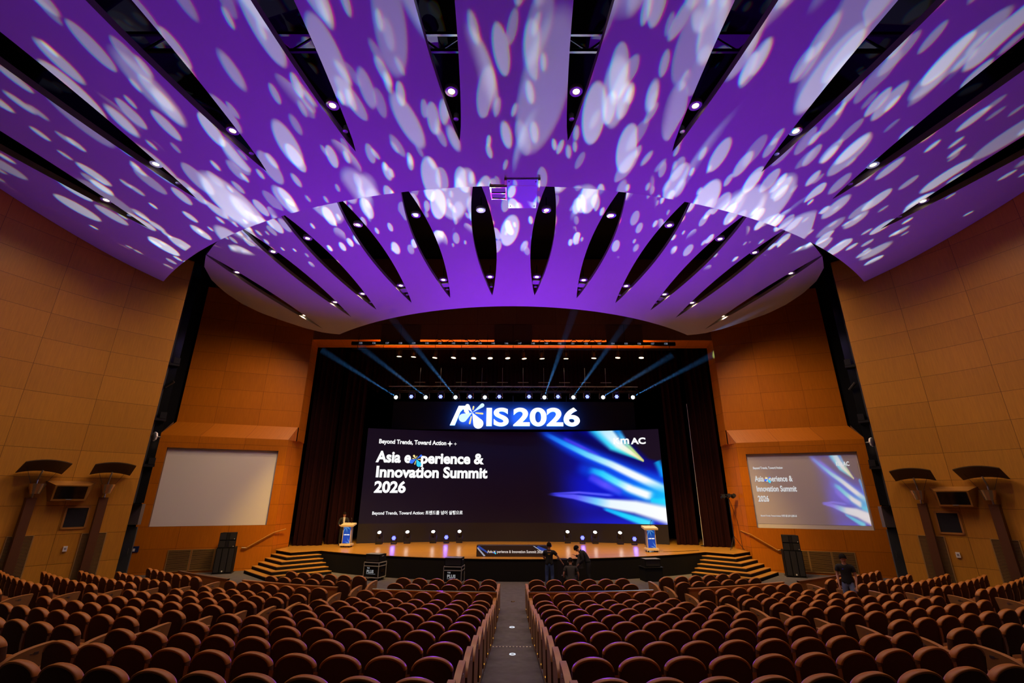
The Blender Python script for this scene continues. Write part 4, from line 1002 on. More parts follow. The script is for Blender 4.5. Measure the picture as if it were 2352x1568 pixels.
for sg, px, py in ((-1, 149, 1260), (1, 2201, 1274)):
    r, p = wall_thing('wall_switch_box', px, py, sg, 'small white switch box low on the %s side wall' % ('left' if sg < 0 else 'right'), 'switch box')
    mb = MB(); mb.box((-.06, -.05, -.09), (.06, 0, .09)); mb.build('box', WHITEP, r); mb = MB(); mb.box((-.03, -.06, -.02), (.03, -.05, .04)); mb.build('dial', GREYP, r)
SLATM = mat('grille_slat', (.34, .20, .06), .45); GDARK = mat('grille_dark', (.012, .009, .006), .9)
def grille(r, w_, h_, step=.045):
    mb = MB(); mb.box((-w_/2, -.012, 0), (w_/2, -.002, h_)); mb.build('backing', GDARK, r)
    mb = MB(); t = .03
    mb.box((-w_/2-t, -.035, 0), (-w_/2, 0, h_)); mb.box((w_/2, -.035, 0), (w_/2+t, 0, h_)); mb.box((-w_/2-t, -.035, h_), (w_/2+t, 0, h_+t)); mb.box((-w_/2-t, -.035, -t), (w_/2+t, 0, 0)); mb.build('frame', SLATM, r)
    mb = MB(); k = 0
    while k*step < h_-.02: mb.box((-w_/2, -.03, k*step+.008), (w_/2, -.012, k*step+.026)); k += 1
    mb.build('slats', SLATM, r)
GR = [(-1, 15, 'left of the rear uplight, left wall'), (-1, 47, 'right of the rear uplight, left wall'), (-1, 186, 'left of the stage-end uplight, left wall'), (-1, 217, 'right of the stage-end uplight, left wall'),
      (1, 2134, 'left of the stage-end uplight, right wall'), (1, 2168, 'right of the stage-end uplight, right wall'), (1, 2303, 'left of the rear uplight, right wall'), (1, 2338, 'right of the rear uplight, right wall')]
for sg, px, wh in GR:
    r, p = wall_thing('wall_vent', px, 1280, sg, 'tall slatted wood vent grille '+wh, 'vent', 'slatted vents beside the uplights', .25); grille(r, .30, 1.90)
for sg in (-1, 1):
    P, LB = SW[sg][5], SW[sg][6]
    for k, (ta, tb) in enumerate(((4.5, 3.5), (3.5, 2.52), (2.5, 1.56))):
        a, b = P(LB, ta), P(LB, tb); c = (a+b)/2; d = (b-a).normalized(); y = Vector((d.y, -d.x, 0)); y = y if y.y > 0 else -y
        x = y.cross(Vector((0, 0, 1))); r = empty('floor_vent', label='wide slatted vent grille %s from the door under the %s screen' % (ordinal(k+1), 'left' if sg < 0 else 'right'), cat='vent', group='vents under the projection screens')
        r.matrix_world = Matrix(((x.x, y.x, 0, c.x), (x.y, y.y, 0, c.y), (0, 0, 1, .12), (0, 0, 0, 1))); grille(r, .90, .90)
    # handrail
    pts = [(555.5, 1257), (566, 1257.5), (628, 1223), (632, 1221.5)] if sg < 0 else [(1793, 1263), (1786, 1263), (1724, 1227), (1719, 1225.5)]
    pl = [tuple(P(LB, -.2))[:2], tuple(P(LB, 6.02))[:2]]; q = []
    for (px, py) in pts:
        h = on_poly(px, py, pl); q.append(h[0]+h[2]*.07)
    q.append(Vector((-sg*-12.13, 26.2, q[-1].z+.10)))
    r = empty('handrail', tuple(q[0]), 0, 'wood handrail rising along the wall above the %s stage stairs' % ('left' if sg < 0 else 'right'), 'handrail')
    mb = MB(); mb.tube([v-q[0] for v in q], .028, 8); mb.build('rail', STEPW, r)
    mb = MB(); mb.tube([(0, 0, 0), q[1]-q[0]], .034, 8); mb.build('end_cap', BRASS, r)
    mb = MB()
    for f in (.25, .75):
        v = q[1].lerp(q[2], f)-q[0]; hn = on_poly(*pts[1], pl)[2]; mb.tube([v, v-hn*.07+Vector((0, 0, -.05))], .01, 5)
    mb.build('bracket', BRASS, r)
# service columns in the dark slots, white access points, doors
GLOSSB = mat('glossy_black', (.008, .009, .011), .16, spec=.6)
for sg in (-1, 1):
    side = 'left' if sg < 0 else 'right'; k = 1 if sg < 0 else .99
    r = empty('service_column', (sg*17.05*k, 22.1, 0), sg*radians(-37), 'glossy black service column in the dark slot of the %s wall' % side, 'column')
    mb = MB(); mb.box((-.10 if sg > 0 else -.62, .1, 3.2), (.62 if sg > 0 else .10, .5, 15.5)); mb.build('body', GLOSSB, r)
    mb = MB(); mb.box((sg*.26-.03, .06, 3.2), (sg*.26+.03, .1, 15)); mb.build('mullion', mat('mullion', (.10, .10, .11), .35, metal=.6) if 'mullion' not in MATS else MATS['mullion'], r)
    for z in (4.9, 7.05, 9.8):
        mb = MB(); mb.box((sg*.26-.42, -.15, z-.10), (sg*.26+.42, .1, z+.02)); mb.cbox((-sg*.02, -.05, z+.16), (.25, .25, .3)); mb.build('clamp', BLACKM, r)
    mb = MB(); mb.tube([(-.2, .0, 8.6), (.1, -.15, 8.9)], .07, 8); mb.build('spot_can', BLACKM, r)
    wp = at_y(355, 1002, 20.3) if sg < 0 else at_y(2003, 1015, 20.3)
    r = empty('access_point', tuple(wp), sg*radians(-25)*-1, 'white rounded wireless access point beside the %s projection screen' % side, 'access point')
    mb = MB(); T = Matrix.Rotation(pi/2, 4, 'X') @ Matrix.Rotation(radians(45), 4, 'Z'); mb.lathe([(0, .05), (.16, .05), (.20, .03), (.20, -.03), (.0, -.03)], 8, Matrix.Rotation(pi/2, 4, 'X')); mb.build('case', WHITEP, r, smooth=True)
    mb = MB(); mb.tube([(0, .03, 0), (0, .25, 0)], .03, 6); mb.build('mount', BLACKM, r)
    dc = at_z(292, 1318, 0) if sg < 0 else at_z(2065, 1330, 0)
    dY = 22.6; a, b = (at_y(268, 1260, dY), at_y(303, 1260, dY)) if sg < 0 else (at_y(2050, 1268, dY), at_y(2088, 1268, dY))
    mb = MB(); mb.box((a.x, dY, 0), (b.x, dY+.06, 2.15)); d = mb.build('door_1' if sg < 0 else 'door_2', mat('door_paint', (.085, .09, .09), .4) if 'door_paint' not in MATS else MATS['door_paint']); props(d, kind='structure')
    mb = MB(); mb.tube([((b.x if sg < 0 else a.x)-sg*-.12, dY-.05, 1.0), ((b.x if sg < 0 else a.x)-sg*-.12, dY-.05, 1.25)], .015, 6); mb.build('door_handle', ALU, d)
    mb = MB(); mb.box((min(a.x, b.x)-.1, dY-.1, 2.25), (max(a.x, b.x)+.05, dY+.1, 3.15)); props(mb.build('trim_1' if sg < 0 else 'trim_2', mat('bulkhead', (.16, .13, .11), .6) if 'bulkhead' not in MATS else MATS['bulkhead']), kind='structure')
P, LB = SW[-1][5], SW[-1][6]; pl = [tuple(P(LB, 0))[:2], tuple(P(LB, 6.02))[:2]]; h = on_poly(309.5, 1261, pl)
if h:
    r = empty('door_sign', label='small blue and white sign beside the left door', cat='sign'); r.matrix_world = frame_at(h[0], h[1], h[2], -1)
    mb = MB(); mb.box((-.16, -.03, -.13), (.16, 0, .13)); mb.build('plate', mat('sign_blue', (.01, .02, .10), .4), r); mb = MB(); mb.box((-.10, -.034, -.09), (.02, -.03, .03)); mb.build('symbol', WHITEP, r)
# follow spot on a stand at stage right
p = at_z(1690, 1263, .92)
r = empty('spotlight_stand', (p.x, p.y, .92), 0, 'black light stand with crossbar at the right edge of the stage', 'light stand')
mb = MB(); mb.tube([(0, 0, .3), (0, 0, 2.75)], .022, 8); mb.build('pole', BLACKM, r)
for a in (90, 210, 330):
    mb = MB(); mb.tube([(0, 0, .7), (.42*cos(radians(a)), .42*sin(radians(a)), .015)], .014, 6); mb.build('leg', BLACKM, r)
mb = MB(); mb.tube([(-.38, 0, 2.75), (.38, 0, 2.75)], .018, 6); mb.build('crossbar', BLACKM, r)
for x in (-.28, .02, .28):
    mb = MB(); mb.lathe([(.06, -.12), (.10, -.10), (.10, .12), (.0, .12)], 12, Matrix.Translation((x, 0, 2.62+.05*(x > 0))) @ Matrix.Rotation(radians(70), 4, 'X')); mb.build('lamp_head', BLACKM, r, smooth=True)
mb = MB(); mb.tube([(0.03, 0, 2.5), (.35, .1, 1.4), (.42, .1, .02)], .012, 5); mb.build('cable', BLACKM, r)
# access panel and ladder frame under the front edge of the rear ceiling
z = 13.40; a, b, c, d = at_z(1168, 478, 13.28), at_z(1231, 478, 13.28), at_z(1236, 412, 13.46), at_z(1164, 412, 13.46)
r = empty('ceiling_hatch', tuple((a+c)/2), 0, 'pale hanging panel with yellow side rails under the ceiling edge, center', 'panel'); o0 = (a+c)/2
mb = MB(); mb.add([v-o0 for v in (a, b, c, d)]+[v-o0+Vector((0, 0, .05)) for v in (a, b, c, d)], [(3, 2, 1, 0), (4, 5, 6, 7), (0, 1, 5, 4), (1, 2, 6, 5), (2, 3, 7, 6), (3, 0, 4, 7)]); recalc(mb.build('panel', mat('hatch_white', (.42, .48, .70), .35), r))
YEL = mat('rail_yellow', (.55, .40, .04), .5)
for u, v in ((d, 1), (c, -1)):
    q = u-o0; mb = MB(); mb.cbox((q.x-v*.04, q.y+.26, q.z+.0), (.07, .56, .09)); mb.build('side_rail', YEL, r)
mb = MB(); mb.tube([d-o0+Vector((-.08, -.02, .05)), c-o0+Vector((.08, -.02, .05))], .035, 6); mb.build('crossbar', BLACKM, r)
mb = MB()
for q in (a, b, c, d): mb.tube([q-o0+Vector((0, 0, .03)), q-o0+Vector((0, 0, .12))], .015, 6); mb.cbox(tuple((q-o0)*.86+Vector((0, 0, -.008))), (.03, .03, .02))
mb.build('hanger', BLACKM, r)
a, b, c, d = at_z(1130, 457, z), at_z(1163, 458, z), at_z(1162, 428, z), at_z(1126, 428, z)
o0 = (a+c)/2; r = empty('ceiling_ladder', tuple(o0), 0, 'short aluminium ladder frame beside the hanging panel at the ceiling edge', 'ladder')
mb = MB(); mb.tube([a-o0, d-o0], .035, 6); mb.tube([b-o0, c-o0], .035, 6); mb.build('side_rail', ALU, r)
for f in (.05, .5, .95):
    mb = MB(); mb.tube([a.lerp(d, f)-o0, b.lerp(c, f)-o0], .03, 6); mb.build('rung', ALU, r)
mb = MB(); mb.tube([d-o0, d-o0+Vector((0, .0, .6))], .015, 5); mb.tube([c-o0, c-o0+Vector((0, .0, .6))], .015, 5); mb.build('hanger', BLACKM, r)
# square cover panels on the header wall
for k, (x0, x1) in enumerate(((878, 965), (1136, 1222), (1390, 1477))):
    a, b = at_y(x0, 746, 26.02), at_y(x1, 786, 26.02); r = empty('cover_panel', ((a.x+b.x)/2, 26.02, b.z), 0, 'dark square cover panel on the wall over the stage, %s from left' % ordinal(k+1), 'panel', 'cover panels above the stage')
    mb = MB(); w_ = b.x-a.x; mb.box((-w_/2, -.03, 0), (w_/2, .0, a.z-b.z)); mb.build('leaf', mat('cover_leaf', (.16, .075, .035), .6) if 'cover_leaf' not in MATS else MATS['cover_leaf'], r)
    mb = MB(); mb.box((-.012, -.034, 0), (.012, -.03, a.z-b.z)); mb.build('joint_strip', BLACK, r)

# ------------------------------------------------------------------ auditorium chairs
def chair_outline(w_, zb, zs, zt, n=22):
    """closed outline (x,z) of the arched back: straight sides, rounded shoulders, arched top"""
    pts = [(-w_*.46, zb), (w_*.46, zb), (w_*.5, zb+.06), (w_*.5, zs)]
    for k in range(1, n):
        t = k/n; x = w_*.5*cos(pi*t); z = zs+(zt-zs)*sin(pi*t)**1.1; pts.append((x, z))
    pts += [(-w_*.5, zs), (-w_*.5, zb+.06)]
    return pts
def inset(pts, d, c):
    out = []
    n = len(pts)
    for i in range(n):
        a, b, q = Vector(pts[i-1]), Vector(pts[i]), Vector(pts[(i+1) % n])
        t = (q-a); t = t.normalized() if t.length > 1e-9 else Vector((1, 0)); nn = Vector((-t.y, t.x)); out.append(b+nn*d)
    return out
TILT = Matrix.Rotation(radians(9), 4, 'X')
def lean(x, y, z):      # reclining, slightly curved back
    y2 = y-.045+.25*x*x*1.3
    return Vector((x, y2-(z-.42)*.16, z))
def build_chair_parts():
    W_, zb, zs, zt = .515, .30, .835, .985
    base = chair_outline(W_, zb, zs, zt); P = {}
    rings = [(-.026, .028), (-.034, .019), (-.034, .010), (-.026, .003), (-.010, .0), (.040, .0), (.064, .010), (.078, .040), (.085, .09)]
    mb = MB(); vs = []; n = len(base)
    for y, d in rings: vs += [lean(p.x, y, p.y) for p in inset(base, d, None)]
    fs = [(r*n+i, r*n+(i+1) % n, (r+1)*n+(i+1) % n, (r+1)*n+i) for r in range(len(rings)-1) for i in range(n)]
    fs.append(tuple((len(rings)-1)*n+i for i in range(n)))
    mb.add(vs, fs)
    for q_, f_ in enumerate(mb.f):          # fabric of the back wraps round the sides below the padded top roll
        c_ = sum((Vector(mb.v[i]) for i in f_), Vector())/len(f_)
        if c_.z < .80 and len(f_) == 4 and q_ < 6*n: mb.m[q_] = 1
    P['cushion'] = recalc(mb.build('cushion', [LEATHER, BACKF], smooth=True, angle=180))
    q = []
    for p in base:      # the dark panel reaches the side edges and leaves the padded roll free along the top
        k = max(0.0, min(1.0, (p[1]-(zs-.10))/.16)); q.append(Vector((p[0]*(1.004-.085*k), p[1]-.024*k)))
    mb = MB(); nz = 5; vs = []
    def bulge(x, z): return -.030-.018*(1-(x/.256)**2)*max(0, min(1, (.95-z)/.12))
    vs += [lean(p.x, -.026, p.y) for p in q]+[lean(p.x, .0, p.y) for p in q]
    off = len(vs); mid = []
    for f in (.92, .75, .5): vs += [lean(p.x*f, bulge(p.x*f, .66+(p.y-.66)*f), .66+(p.y-.66)*f) for p in q]
    cen = len(vs); vs += [lean(0, -.048, .66)]
    fs = [(i, (i+1) % n, n+(i+1) % n, n+i) for i in range(n)]+[(i, (i+1) % n, off+(i+1) % n, off+i) for i in range(n)]
    for r_ in range(2): fs += [(off+r_*n+i, off+r_*n+(i+1) % n, off+(r_+1)*n+(i+1) % n, off+(r_+1)*n+i) for i in range(n)]
    fs += [(off+2*n+i, off+2*n+(i+1) % n, cen) for i in range(n)]
    mb.add(vs, fs)
    P['back_panel'] = recalc(mb.build('back_panel', BACKF, smooth=True, angle=50))
    # tipped-up seat pad
    mb = MB(); o2 = [(-.22, .0), (.22, .0), (.245, .05), (.245, .36), (.19, .43), (-.19, .43), (-.245, .36), (-.245, .05)]
    T = Matrix.Translation((0, .10, .22)) @ Matrix.Rotation(radians(-14), 4, 'X')
    vs = []
    for y, d in ((0, .03), (.02, 0), (.10, 0), (.125, .035)): vs += [T @ Vector((p.x, y, p.y)) for p in inset(o2, d, None)]
    m_ = 8; fs = [(r*m_+i, r*m_+(i+1) % m_, (r+1)*m_+(i+1) % m_, (r+1)*m_+i) for r in range(3) for i in range(m_)]+[tuple(range(m_)), tuple(3*m_+i for i in range(m_))]
    mb.add(vs, fs); P['seat'] = recalc(mb.build('seat', LEATHER, smooth=True, angle=60))
    # armrest shared with the next chair: wood blade with a sloping curved top
    mb = MB(); prof = [(-.07, .30), (-.125, .66), (-.125, .80), (-.02, .755), (.12, .69), (.30, .655), (.42, .62), (.43, .58), (.34, .50), (.30, .30)]
    mb.prism(prof, -.027, .027, Matrix(((0, 0, 1, .285), (1, 0, 0, 0), (0, 1, 0, 0), (0, 0, 0, 1)))); P['armrest'] = recalc(mb.build('armrest', ARMW))
    mb = MB(); mb.box((.262, .02, 0), (.308, .26, .34)); mb.box((.25, -.02, 0), (.32, .32, .02)); P['pedestal'] = mb.build('pedestal', ARMD)
    return P
CP = build_chair_parts()
def end_panel_parts(sx):
    """tall end panel of a row on side sx, with seat plate and aisle light"""
    x0, x1 = .245, .335
    top = [(-.12, .56), (-.10, .60), (-.06, .64), (.0, .675), (.08, .705), (.18, .73), (.30, .748), (.42, .758), (.54, .76)]
    prof = [(-.12, 0), *top, (.47, .30), (.43, 0)]
    mb = MB(); A = Matrix(((0, 0, sx, 0), (1, 0, 0, 0), (0, 1, 0, 0), (0, 0, 0, 1)))
    n = len(prof); vs = [A @ Vector((y, z, x0)) for y, z in prof]+[A @ Vector((y, z, x1)) for y, z in prof]
    fs = [tuple(range(n)), tuple(range(n, 2*n))]; mb.add(vs, fs)
    mb.mi = 1; mb.add(vs, [(i, (i+1) % n, n+(i+1) % n, n+i) for i in (0, n-1, n-2, n-3)])
    mb.mi = 2; mb.add(vs, [(i, (i+1) % n, n+(i+1) % n, n+i) for i in range(1, n-3)])
    pan = recalc(mb.build('end_panel', [ARMD2, ARMD, ARMW], smooth=True, angle=35))
    mb = MB(); c = Vector((sx*(x1+.003), .30, .665)); mb.cbox(c, (.006, .055, .035)); mb.cbox(c+Vector((0, -.05, 0)), (.006, .05, .008)); pl = mb.build('number_plate', ALU); pl.parent = pan
    mb = MB(); mb.cbox((sx*(x1+.004), -.03, .12), (.008, .018, .024)); li = mb.build('aisle_light', E_AMBER); li.parent = pan
    return pan
ARMD2 = mat('end_panel_wood', (.30, .135, .035), .45, var=.15, vscale=10)
EP = {1: end_panel_parts(1), -1: end_panel_parts(-1)}
for o in list(CP.values())+list(EP.values()): o.location = (0, 0, -50)
CN = [6, 6, 7, 7, 8, 8, 8, 9, 9, 10, 10, 11, 11, 12]
MN = [6, 6, 7, 7, 7, 8, 8, 8, 9, 9, 9, 10, 10, 10]
WN = [0, 0, 7, 7, 8, 8, 9, 9, 9, 10, 10, 10, 11, 11]
SP = .572
seats = []          # (block, row number in block, seat number from the aisle side, R, theta, z, end side or 0)
for i in range(13):
    R = YC-ROWY[i]; z = ROWZ[i]; Y = ROWY[i]
    s1 = .77+.021*(16.6-Y)
    for sg in (-1, 1):
        side = 'left' if sg < 0 else 'right'
        for k in range(CN[i]):
            e = []
            if k == 0: e.append(-sg)
            if k == CN[i]-1 and not i < 4: e.append(sg)
            seats.append((side+' center block', i+1, k+1, R, sg*(s1+SP*k)/R, z, e, 'center aisle'))
        t0 = .2535-.0011*i
        for k in range(MN[i]):
            e = [-sg] if k == 0 else []
            seats.append((side+' middle block', i+1, k+1, R, sg*(t0+SP*k/R), z, e, 'inner aisle'))
        if i >= 2:
            t0 = .479
            for k in range(WN[i]):
                e = [-sg] if k == 0 else []
                seats.append((side+' wing block', i-1, k+1, R, sg*(t0+SP*k/R), z, e, 'outer aisle'))
def px_of(p):
    d = Vector(p)-CAM; w_ = d.dot(_F)
    if w_ < .3: return None
    return 1176+FPX*d.dot(_R)/w_, 784-FPX*d.dot(_U)/w_, w_
vis = []
for s in seats:
    p = polar(s[3], degrees(s[4]), s[5]+.9); q = px_of(p)
    if q is None: continue
    if -60 < q[0] < 2412 and q[1] < 1600: vis.append((q[2], s))
vis.sort(key=lambda t: t[0])
NIND = 300
ind, rest = [s for _, s in vis[:NIND]], [s for _, s in vis[NIND:]]
print('CHAIRS in view', len(vis))
def chair_matrix(s):
    p = polar(s[3], degrees(s[4]), s[5]); return Matrix.Translation(p) @ Matrix.Rotation(s[4], 4, 'Z')
for s in ind:
    blk, rw, no, R, th, z, ends, ai = s
    r = empty('auditorium_chair', polar(R, degrees(th), z), th,
              'brown padded chair, %s row from stage, %s seat from the %s, %s' % (ordinal(rw), ordinal(no), ai, blk), 'chair', 'auditorium chairs, '+blk)
    for nm, o in CP.items():
        if nm == 'armrest' and 1 in ends: continue
        if nm == 'pedestal' and 1 in ends: continue
        c = o.copy(); COL.objects.link(c); c.parent = r; c.location = (0, 0, 0)
    for e in ends:
        c = EP[e].copy(); COL.objects.link(c); c.parent = r; c.location = (0, 0, 0)
        for g in EP[e].children:
            d = g.copy(); COL.objects.link(d); d.parent = c
def mass(name, lst, label):
    mb = MB(); ms = []; idx = {}
    for s in lst:
        M_ = chair_matrix(s); parts = [o for nm, o in CP.items() if not (nm in ('armrest', 'pedestal') and 1 in s[6])]
        for e in s[6]: parts += [EP[e]]+list(EP[e].children)
        for o in parts:
            me = o.data; b = len(mb.v); mb.v += [tuple(M_ @ v.co) for v in me.vertices]
            for p in me.polygons:
                m_ = me.materials[p.material_index]
                if m_ not in idx: idx[m_] = len(ms); ms.append(m_)
                mb.f.append(tuple(b+i for i in p.vertices)); mb.m.append(idx[m_]); mb.uv.append(None)
    o = mb.build(name, ms, smooth=True, angle=50); return props(o, label, 'chair', None, 'stuff')
if rest: mass('auditorium_chair_rows', rest, 'the far brown auditorium chairs of the front rows and wing ends')
for o in list(EP.values()):
    for g in list(o.children): bpy.data.objects.remove(g)
for o in list(CP.values())+list(EP.values()): bpy.data.objects.remove(o)
# modesty panels with bright trim behind the second row and before the wings
def modesty(R, t0, t1, zt, label, trim, m):
    c = polar(R, (t0+t1)/2); r = empty('modesty_panel', tuple(c), 0, label, 'panel', 'low panels between the front rows')
    n = 12; mb = MB()
    for k in range(n):
        a, b = polar(R, t0+(t1-t0)*k/n)-c, polar(R, t0+(t1-t0)*(k+1)/n)-c; a2, b2 = polar(R+.05, t0+(t1-t0)*k/n)-c, polar(R+.05, t0+(t1-t0)*(k+1)/n)-c
        mb.add([a, b, b+Vector((0, 0, zt)), a+Vector((0, 0, zt))], [(0, 1, 2, 3)]); mb.add([a2, b2, b2+Vector((0, 0, zt)), a2+Vector((0, 0, zt))], [(0, 1, 2, 3)])
    mb.build('board', m, r)
    mb = MB()
    for k in range(n):
        q = [polar(rr, t0+(t1-t0)*kk/n, zt)-c for rr in (R-.02, R+.075) for kk in (k, k+1)]; up = Vector((0, 0, .03))
        mb.add(q+[v+up for v in q], [(0, 1, 3, 2), (4, 5, 7, 6), (2, 3, 7, 6), (0, 1, 5, 4)])
    recalc(mb.build('top_trim', trim, r))
RM = YC-15.6+.66
for sg in (-1, 1):
    side = 'left' if sg < 0 else 'right'
    h = degrees(.46/RM); modesty(RM, sg*h, sg*10.9, .875, 'low panel with bright metal top edge behind the second row, %s center block' % side, BRASS, ARMD2)
    modesty(RM, sg*13.9, sg*23.6, .875, 'low dark wood panel behind the second row, %s middle block' % side, ARMW, ARMD2)
    RW = YC-15.6+.35; modesty(RW, sg*26.6, sg*35.6, .78, 'low panel in front of the first row, %s wing block' % side, ARMD, ARMD2)
# centre aisle details: floor markers and a striped nosing
for k, (px, py) in enumerate([(1177, 1502), (1176, 1440), (1178, 1381)]):
    z = .72 if k == 0 else (.40 if k == 1 else .1); p = at_z(px, py, z)
    R = YC-p.y; z = 0 if k == 2 else z
    for i in range(4, 14):
        Ra, Rb = YC-ROWY[i]-.75, (YC-ROWY[i+1]-.75) if i < 13 else 44
        if Ra <= R < Rb: z = ROWZ[i-1]+(ROWZ[i]-ROWZ[i-1])*(R-Ra)/(Rb-Ra)
    p = at_z(px, py, z+.01)
    mb = MB(); mb.lathe([(.040, .002), (.045, .010), (.066, .010), (.070, 0)], 20); mb.f = mb.f[:-2]; mb.m = mb.m[:-2]; mb.uv = mb.uv[:-2]; o = mb.build('floor_marker', E_AISLE if k < 2 else BRASS); o.location = (p.x, p.y, z+.008)
    props(o, 'round pale floor marker in the center aisle, %s from the camera' % ordinal(k+1), 'floor light', 'round aisle floor markers')
Yn = at_z(1180, 1449, .36).y; Rn = YC-Yn; zn = 0
for i in range(4, 14):
    Ra, Rb = YC-ROWY[i]-.75, (YC-ROWY[i+1]-.75) if i < 13 else 44
    if Ra <= Rn < Rb: zn = ROWZ[i-1]+(ROWZ[i]-ROWZ[i-1])*(Rn-Ra)/(Rb-Ra)
mb = MB()
for k in range(24):
    mb.mi = k % 2; mb.box((-.50+k*.0417, -.016, 0), (-.50+(k+1)*.0417, .016, .008))
o = mb.build('striped_nosing', [mat('stripe_pale_glow', (.75, .68, .5), .5, emit=(.8, .7, .45), strength=.08), mat('stripe_dark', (.12, .06, .10), .6)]); o.location = (0, Yn, zn+.006); props(o, 'striped pale and dark strip across the center aisle floor', 'floor strip')  # pale tape stripes carry a slight added glow

# ------------------------------------------------------------------ people
SKIN = mat('skin', (.52, .27, .17), .55, spec=.3); HAIR = mat('black_hair', (.012, .009, .008), .9, spec=.1); EYE = mat('eye_dark', (.02, .015, .012), .3); LIP = mat('lips', (.36, .13, .10), .5)
TEE = mat('black_tee', (.010, .010, .011), .9); TEEG = mat('charcoal_tee', (.030, .028, .027), .9); SUIT = mat('dark_suit', (.014, .014, .018), .8); SHIRTW = mat('white_shirt', (.62, .60, .58), .8)
JEAN = mat('blue_jeans', (.035, .065, .17), .85, var=.2, vscale=20); JEANL = mat('light_jeans', (.16, .21, .36), .85, var=.2, vscale=14); TROUS = mat('black_trousers', (.009, .009, .010), .85); SHOE = mat('dark_shoe', (.02, .02, .022), .5)
def skin_mesh(name, nodes, m, parent, sub=2):
    """nodes: (key, parent key or None, (x,y,z), (rx,ry)); one continuous surface grown along the skeleton"""
    keys = [n[0] for n in nodes]; me = bpy.data.meshes.new(name)
    me.from_pydata([n[2] for n in nodes], [(keys.index(n[1]), i) for i, n in enumerate(nodes) if n[1] is not None], [])
    o = bpy.data.objects.new(name, me); COL.objects.link(o)
    md = o.modifiers.new('skin', 'SKIN'); md.branch_smoothing = .3; md.use_smooth_shade = True
    for i, n in enumerate(nodes):
        sv = me.skin_vertices[0].data[i]; sv.radius = n[3]; sv.use_root = (i == 0)
    if sub: s = o.modifiers.new('sub', 'SUBSURF'); s.levels = sub; s.render_levels = sub
    bpy.context.view_layer.update(); em = bpy.data.meshes.new_from_object(o.evaluated_get(bpy.context.evaluated_depsgraph_get()))
    bpy.data.objects.remove(o); em.name = name; em.materials.clear(); em.materials.append(m)
    em.polygons.foreach_set('use_smooth', [True]*len(em.polygons))
    r = bpy.data.objects.new(name, em); COL.objects.link(r)
    if parent: r.parent = parent
    return r
def hand_nodes(side, wr, el, curl=.6):
    """palm, four unequal bent fingers and a side thumb, continuing the forearm direction"""
    d = (wr-el).normalized(); up = Vector((0, 0, 1)) if abs(d.z) < .8 else Vector((0, 1, 0))
    a = d.cross(up).normalized(); b = a.cross(d).normalized(); s = 1 if side == 'R' else -1
    a = a*s; palm = wr+d*.055; out = [(side+'palm', side+'wr', palm, (.030, .016))]
    for k, (off, L) in enumerate(((-.027, .066), (-.009, .078), (.009, .073), (.026, .058))):
        p0 = wr+d*.088+a*off; p1 = p0+d*L*.5-b*L*.15*curl; p2 = p1+d*L*.36-b*L*.40*curl
        out += [(side+'f%d0' % k, side+'palm', p0, (.0095, .0095)), (side+'f%d1' % k, side+'f%d0' % k, p1, (.0085, .0085)), (side+'f%d2' % k, side+'f%d1' % k, p2, (.0072, .0072))]
    t0 = wr+d*.035-a*.030; t1 = t0+d*.030-a*.022-b*.008; t2 = t1+d*.030-a*.004-b*.008
    out += [(side+'t0', side+'palm', t0, (.012, .012)), (side+'t1', side+'t0', t1, (.0105, .0105)), (side+'t2', side+'t1', t2, (.0085, .0085))]
    return out
